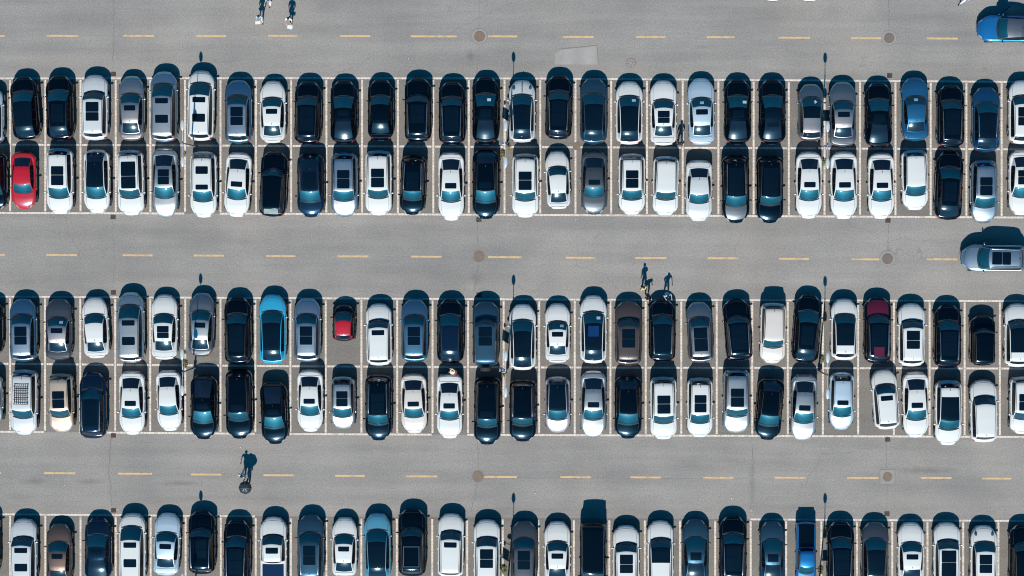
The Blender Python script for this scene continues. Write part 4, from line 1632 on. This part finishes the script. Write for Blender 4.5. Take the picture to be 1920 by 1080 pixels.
def person(px, py, rz, label, top, legs_c, arms, lean=0.0, stride=.18, hair=True, hat=None, h=1.68, group=None):
    """arms: for each side (elbow, wrist) in local metres (x outwards, y forward, z up)"""
    c = at(px, py)
    rt = empty('person', (c.x, c.y, 0.004), R(rz), label=label, cat='person')
    if group:
        rt['group'] = group
    k = h / 1.70
    rt.scale = (k, k, k)

    def ln(y, z):                       # lean the trunk forward about the hips
        d = z - .92
        return (y + math.sin(lean) * d, .92 + math.cos(lean) * d) if d > 0 else (y, z)

    V, E = [], []

    def add(x, y, z, rx, ry=None, par=None, l=True):
        if l:
            y, z = ln(y, z)
        V.append((x, y, z, rx, ry if ry else rx))
        if par is not None:
            E.append((par, len(V) - 1))
        return len(V) - 1
    pel = add(0, 0, .95, .115, .10)
    wa = add(0, 0, 1.10, .10, .085, pel)
    ch = add(0, .01, 1.30, .125, .10, wa)
    nk0 = add(0, 0, 1.44, .065, .06, ch)
    nk = add(0, .01, 1.50, .05, .05, nk0)
    hd = add(0, .02, 1.58, .078, .088, nk)
    cr = add(0, .015, 1.67, .068, .078, hd)
    add(0, .115, 1.585, .014, .012, hd)             # nose
    jt = []
    for si, sx in enumerate((-1, 1)):
        sh = add(sx * .165, 0, 1.385, .055, .055, ch)
        (ex, ey, ez), (wx, wy, wz) = arms[si]
        el = add(sx * ex, ey, ez, .038, .038, sh, False)
        wr = add(sx * wx, wy, wz, .025, .025, el, False)
        jt.append((V[sh][:3], V[el][:3], V[wr][:3]))
        d = (Vector(V[wr][:3]) - Vector(V[el][:3])).normalized()
        pm_ = Vector(V[wr][:3]) + d * .05
        pa = add(*pm_, .032, .016, wr, False)
        sd = d.cross(Vector((0, 0, 1)))
        sd = sd.normalized() if sd.length > .2 else Vector((0, 1, 0))
        for fi, (off, ln_) in enumerate(((-.028, .062), (-.010, .075), (.009, .070), (.027, .055))):
            b0 = pm_ + d * .035 + sd * off
            f1 = add(*b0, .009, .009, pa, False)
            f2 = add(*(b0 + d * ln_ * .55 + Vector((0, 0, -.008))), .008, .008, f1, False)
            add(*(b0 + d * ln_ + Vector((0, 0, -.022))), .007, .007, f2, False)
        tb = pm_ - sd * .035 * sx - d * .01
        t1 = add(*tb, .010, .010, pa, False)
        add(*(tb - sd * .02 * sx + d * .035), .009, .009, t1, False)
    legs = []
    for sx, st in ((-1, stride), (1, -stride)):
        hp = add(sx * .085, 0, .88, .085, .085, pel, False)
        kn = add(sx * .09, st * .75 + .03, .50, .056, .056, hp, False)
        an = add(sx * .09, st * 1.3 - .01, .09, .036, .036, kn, False)
        add(sx * .10, st * 1.3 + .15, .035, .038, .028, an, False)
        legs.append((V[hp][:3], V[kn][:3], V[an][:3]))
    obj('body', skinned('person_body', V, E, [M_SKIN]), rt)
    # shirt
    g = 1.16
    SV = [V[pel][:3] + (.135, .12), V[wa][:3] + (.125, .11), V[ch][:3] + (.148, .122), V[nk0][:3] + (.075, .07)]
    SE = [(0, 1), (1, 2), (2, 3)]
    for a_, b_, c_ in jt:
        k0 = len(SV)
        SV.append(tuple(a_) + (.072, .072))
        mid_ = Vector(b_).lerp(Vector(c_), .15)
        SV.append(tuple(Vector(a_).lerp(Vector(b_), .55)) + (.062, .062))
        SV.append(tuple(mid_) + (.052, .052))
        SE += [(2, k0), (k0, k0 + 1), (k0 + 1, k0 + 2)]
    obj('shirt', skinned('shirt', SV, SE, [CL[top]]), rt)
    TV = [(0, 0, .96, .125, .115), (0, 0, .90, .12, .11)]
    TE = [(0, 1)]
    for a_, b_, c_ in legs:
        k0 = len(TV)
        TV.append(tuple(a_) + (.098, .098))
        TV.append(tuple(b_) + (.072, .072))
        cc = Vector(c_)
        cc.z = .12
        TV.append(tuple(cc) + (.056, .056))
        TE += [(1, k0), (k0, k0 + 1), (k0 + 1, k0 + 2)]
    obj('trousers', skinned('trousers', TV, TE, [CL[legs_c]]), rt)
    for a_, b_, c_ in legs:
        m = MB()
        m.ell((c_[0] * 1.05, c_[1] + .07, .045), (.052, .14, .05), 10, 6)
        obj('shoe', m.mesh('shoe', [CL['black']]), rt)
    hy, hz = ln(.005, 1.64)
    m = MB()
    if hat:
        m.ell((0, hy, hz + .05), (.11, .12, .09), 12, 7)
        m.tube([(0, hy + .01, hz + .03), (0, hy + .01, hz + .045)], .19, 18)
        obj('hat', m.mesh('hat', [CL[hat]]), rt)
    else:
        m.ell((0, hy - .012, hz + .012), (.094, .104, .092), 12, 7)
        obj('hair', m.mesh('hair', [M_HAIR]), rt)
    m = MB()
    fy, fz = ln(.10, 1.61)
    for sx in (-1, 1):
        m.ell((sx * .032, fy, fz), (.011, .007, .007), 6, 4)
    obj('eyes', m.mesh('eyes', [CL['black']]), rt)
    m = MB()
    fy, fz = ln(.02, 1.59)
    for sx in (-1, 1):
        m.ell((sx * .082, fy, fz), (.012, .022, .032), 6, 4)
    obj('ears', m.mesh('ears', [M_SKIN]), rt)
    return rt


DOWN = ((.24, -.02, 1.12), (.24, .08, .88))
FWD = ((.23, .08, 1.14), (.16, .36, 1.10))
HIGH = ((.26, .16, 1.22), (.16, .42, 1.32))
person(490.5, 34, 178, 'person in pale blue shirt and dark trousers carrying a white sheet in top lane', 'blue', 'white', (FWD, FWD), .05, .22)
person(545.5, 38, 172, 'person in white shirt with dark hair carrying a white sheet above a yellow dash', 'white', 'navy', (FWD, FWD), .05, .20)
person(508.5, 4, 150, 'person in white and pale blue cut off by the top edge', 'blue', 'white', (DOWN, FWD), 0, .2)
person(1207, 541, 25, 'person in yellow high visibility vest standing beside the brown suv nose', 'yellow', 'black', (DOWN, FWD), .2, .05)
person(1213, 551, 200, 'person in black bending over beside the person in the yellow vest', 'black', 'black', (FWD, FWD), .75, .05)
person(1249, 549, 200, 'person in pale blue shirt leaning with outstretched arms over a black suv nose', 'blue', 'navy', (((.27, .14, 1.22), (.20, .46, 1.12)), ((.28, .05, 1.16), (.22, .34, 1.05))), .35, .1)
person(459, 887, 165, 'person in white shirt walking with bent arms above the black umbrella', 'white', 'white', (((.26, .05, 1.16), (.20, .32, 1.14)), ((.30, -.04, 1.14), (.30, .20, 1.0))), .1, .25)
p = person(466, 907, 170, 'person in dark clothes walking under the black umbrella', 'navy', 'black', (((.22, .08, 1.16), (.10, .26, 1.28)), DOWN), .05, .28)
person(1275, 270, 20, 'person in dark clothes standing on the line between white sedans in upper rows', 'black', 'brown' if 'brown' in CL else 'black', (DOWN, DOWN), 0, .12)
person(856, 696, 75, 'person in cream hat and red top behind a white sedan', 'red', 'black', (FWD, FWD), .3, .1, hat='cream')
person(1806, -1, 130, 'person in white trousers cut off by the top edge near the blue car', 'blue', 'white', (DOWN, DOWN), 0, .3)

# the umbrella, held over the person
c = at(459, 915, 2.0)
rt = empty('umbrella', (c.x, c.y, 1.13), label='open black umbrella with eight panels held over a walking person', cat='umbrella')
m = MB()
N = 8
rings = []
for j, (rr, zz) in enumerate(((0.02, .98), (.18, .955), (.34, .90), (.48, .80), (.56, .70))):
    ring = []
    for k in range(N * 2):
        a = math.pi * k / N
        sag = .95 if k % 2 else 1.0
        ring.append(m.vert(rr * sag * math.cos(a), rr * sag * math.sin(a), zz - (.012 if k % 2 else 0) * j))
    rings.append(ring)
for j in range(4):
    for k in range(N * 2):
        m.face((rings[j][k], rings[j][(k + 1) % (2 * N)], rings[j + 1][(k + 1) % (2 * N)], rings[j + 1][k]))
m.face(rings[0])
M_UMB = simple('umbrella_cloth', (0.022, 0.030, 0.034), 0.45, noise=0.3)
rt.scale = (.84, .84, 1)
obj('canopy', m.mesh('umbrella_canopy', [M_UMB], True, 12), rt)
m = MB()
for k in range(8):
    a = math.pi * k / 4
    m.tube([(0.02 * math.cos(a), .02 * math.sin(a), .99), (.34 * math.cos(a), .34 * math.sin(a), .907), (.565 * math.cos(a), .565 * math.sin(a), .70)], .006, 4)
obj('ribs', m.mesh('umbrella_ribs', [M_CHROME], False), rt)
m = MB()
m.tube([(0.0, 0, 1.05), (.0, .0, .12)], .010, 6)
m.tube([(0.0, 0, .12), (.0, .0, .0), (.04, 0, -.03)], .016, 6)
obj('handle', m.mesh('umbrella_handle', [M_TRIM]), rt)

# sheets carried by two people
for px, py, w, l_, ang, label in ((483.5, 42.5, .36, .22, 8, 'white sheet held out by the person in pale blue shirt'), (543.5, 51, .36, .28, -6, 'white sheet held out by the person in white shirt')):
    c = at(px, py, 1.12)
    m = MB()
    n = 6
    g = [[m.vert((i / n - .5) * w, (j / n - .5) * l_, .03 * math.sin(i * 1.1) + .015 * math.cos(j * 1.7)) for i in range(n + 1)] for j in range(n + 1)]
    for j in range(n):
        for i in range(n):
            m.face((g[j][i], g[j][i + 1], g[j + 1][i + 1], g[j + 1][i]))
    g2 = [m.vert(m.v[k][0], m.v[k][1], m.v[k][2] - .012) for k in (g[0][0], g[0][n], g[n][n], g[n][0])]
    m.face(g2[::-1])
    o = obj('paper_sheet', m.mesh('paper_sheet', [CL['white']]), None, None, c)
    o.rotation_euler = (0, 0, R(ang))
    tag(o, label, 'paper')

# ------------------------------------------------------------------ scraps of litter on the asphalt
M_SCRAP = simple('scrap_paper', (0.62, 0.62, 0.60), 0.7)
M_SCRAPD = simple('scrap_dark', (0.03, 0.03, 0.03), 0.8)
rnd = random.Random(5)
scr = [(451, 839, 3.4), (703, 844.5, 3), (1371.5, 935, 3), (1227, 939, 2), (766, 109.5, 3), (494, 134, 2.2), (11.5, 540, 3), (643, 532, 1.8), (1080, 412, 3.2), (875, 465, 2), (1013, 492, 2.2),
       (1454, 921, 1.8), (1564, 953, 2.2), (1408, 957, 3.4), (221, 955, 3.6), (1533, 989, 2.4), (121, 910, 2), (1004, 925, 2.8), (1110, 842, 2.4), (676, 231, 2.2), (212, 216, 2.5), (77, 264, 3.5), (270, 253, 2),
       (13, 234, 2), (1490, 256, 2.5), (1482, 378, 2), (807, 647, 2), (1062, 616, 2.4), (1352, 753, 2.2), (1278, 750, 2), (806, 808, 2.4), (342, 631, 2.5), (12, 657, 2), (1809, 555, 1.6), (560, 3, 2.2), (923, 117, 2)]
for x, y, sz in scr:
    c = at(x, y)
    m = MB()
    s_ = sz / 26.5 * .62
    n = 5
    pts = [(s_ * .5 * rnd.uniform(.6, 1.1) * math.cos(a * 2 * math.pi / n), s_ * .7 * rnd.uniform(.6, 1.1) * math.sin(a * 2 * math.pi / n)) for a in range(n)]
    b0 = [m.vert(a, b, .0) for a, b in pts]
    t0 = [m.vert(a * .8, b * .8, rnd.uniform(.02, .05)) for a, b in pts]
    for k in range(n):
        m.face((b0[k], b0[(k + 1) % n], t0[(k + 1) % n], t0[k]))
    m.face(t0)
    o = obj('paper_scrap', m.mesh('paper_scrap', [M_SCRAP], False), None, None, (c.x, c.y, .005))
    nr = min((q_ for q_ in CARS if q_['row'] < 6), key=lambda q_: (q_['x'] - x) ** 2 + (max(q_['y0'] - y, y - q_['y1'], 0)) ** 2)
    lab = f"tiny white scrap of litter near the {cardesc(nr)[0]} in {ROWN[nr['row']]}"
    for alt in (f"tiny white scrap of litter by the {cardesc(nr)[0]} with {cardesc(nr)[1]}",
                f"tiny white litter scrap {'above' if y < nr['y0'] else 'below' if y > nr['y1'] else 'left of' if x < nr['x'] else 'right of'} the {cardesc(nr)[0]}, {ROWN[nr['row']]}",
                f"tiny white litter scrap in the lane nearest the {cardesc(nr)[0]}, {ROWN[nr['row']]}", f"smallest white litter scrap beside the {cardesc(nr)[0]}, {ROWN[nr['row']]}"):
        if lab in used:
            lab = alt
    used.add(lab)
    tag(o, lab, 'litter', 'white scraps of litter on the asphalt')
for x, y, sz in ((406.5, 625, 3.2), (1599, 93, 3), (859, 866, 3), (1797, 109, 2.4), (1529, 413, 3.4), (622, 912, 2.2), (209, 887, 3.5), (78, 891, 2.6), (685, 225, 5)):
    c = at(x, y)
    m = MB()
    s_ = sz / 26.5 * .8
    pts = [(s_ * .5 * rnd.uniform(.6, 1.2) * math.cos(a), s_ * .5 * rnd.uniform(.6, 1.2) * math.sin(a)) for a in (0, 1, 2, 3, 4.2, 5.3)]
    m.face([m.vert(a, b, .0) for a, b in pts])
    o = obj('tar_spot', m.mesh('tar_spot', [M_SEAM], False), None, None, (c.x, c.y, .0065))
    tag(o, kind='structure')
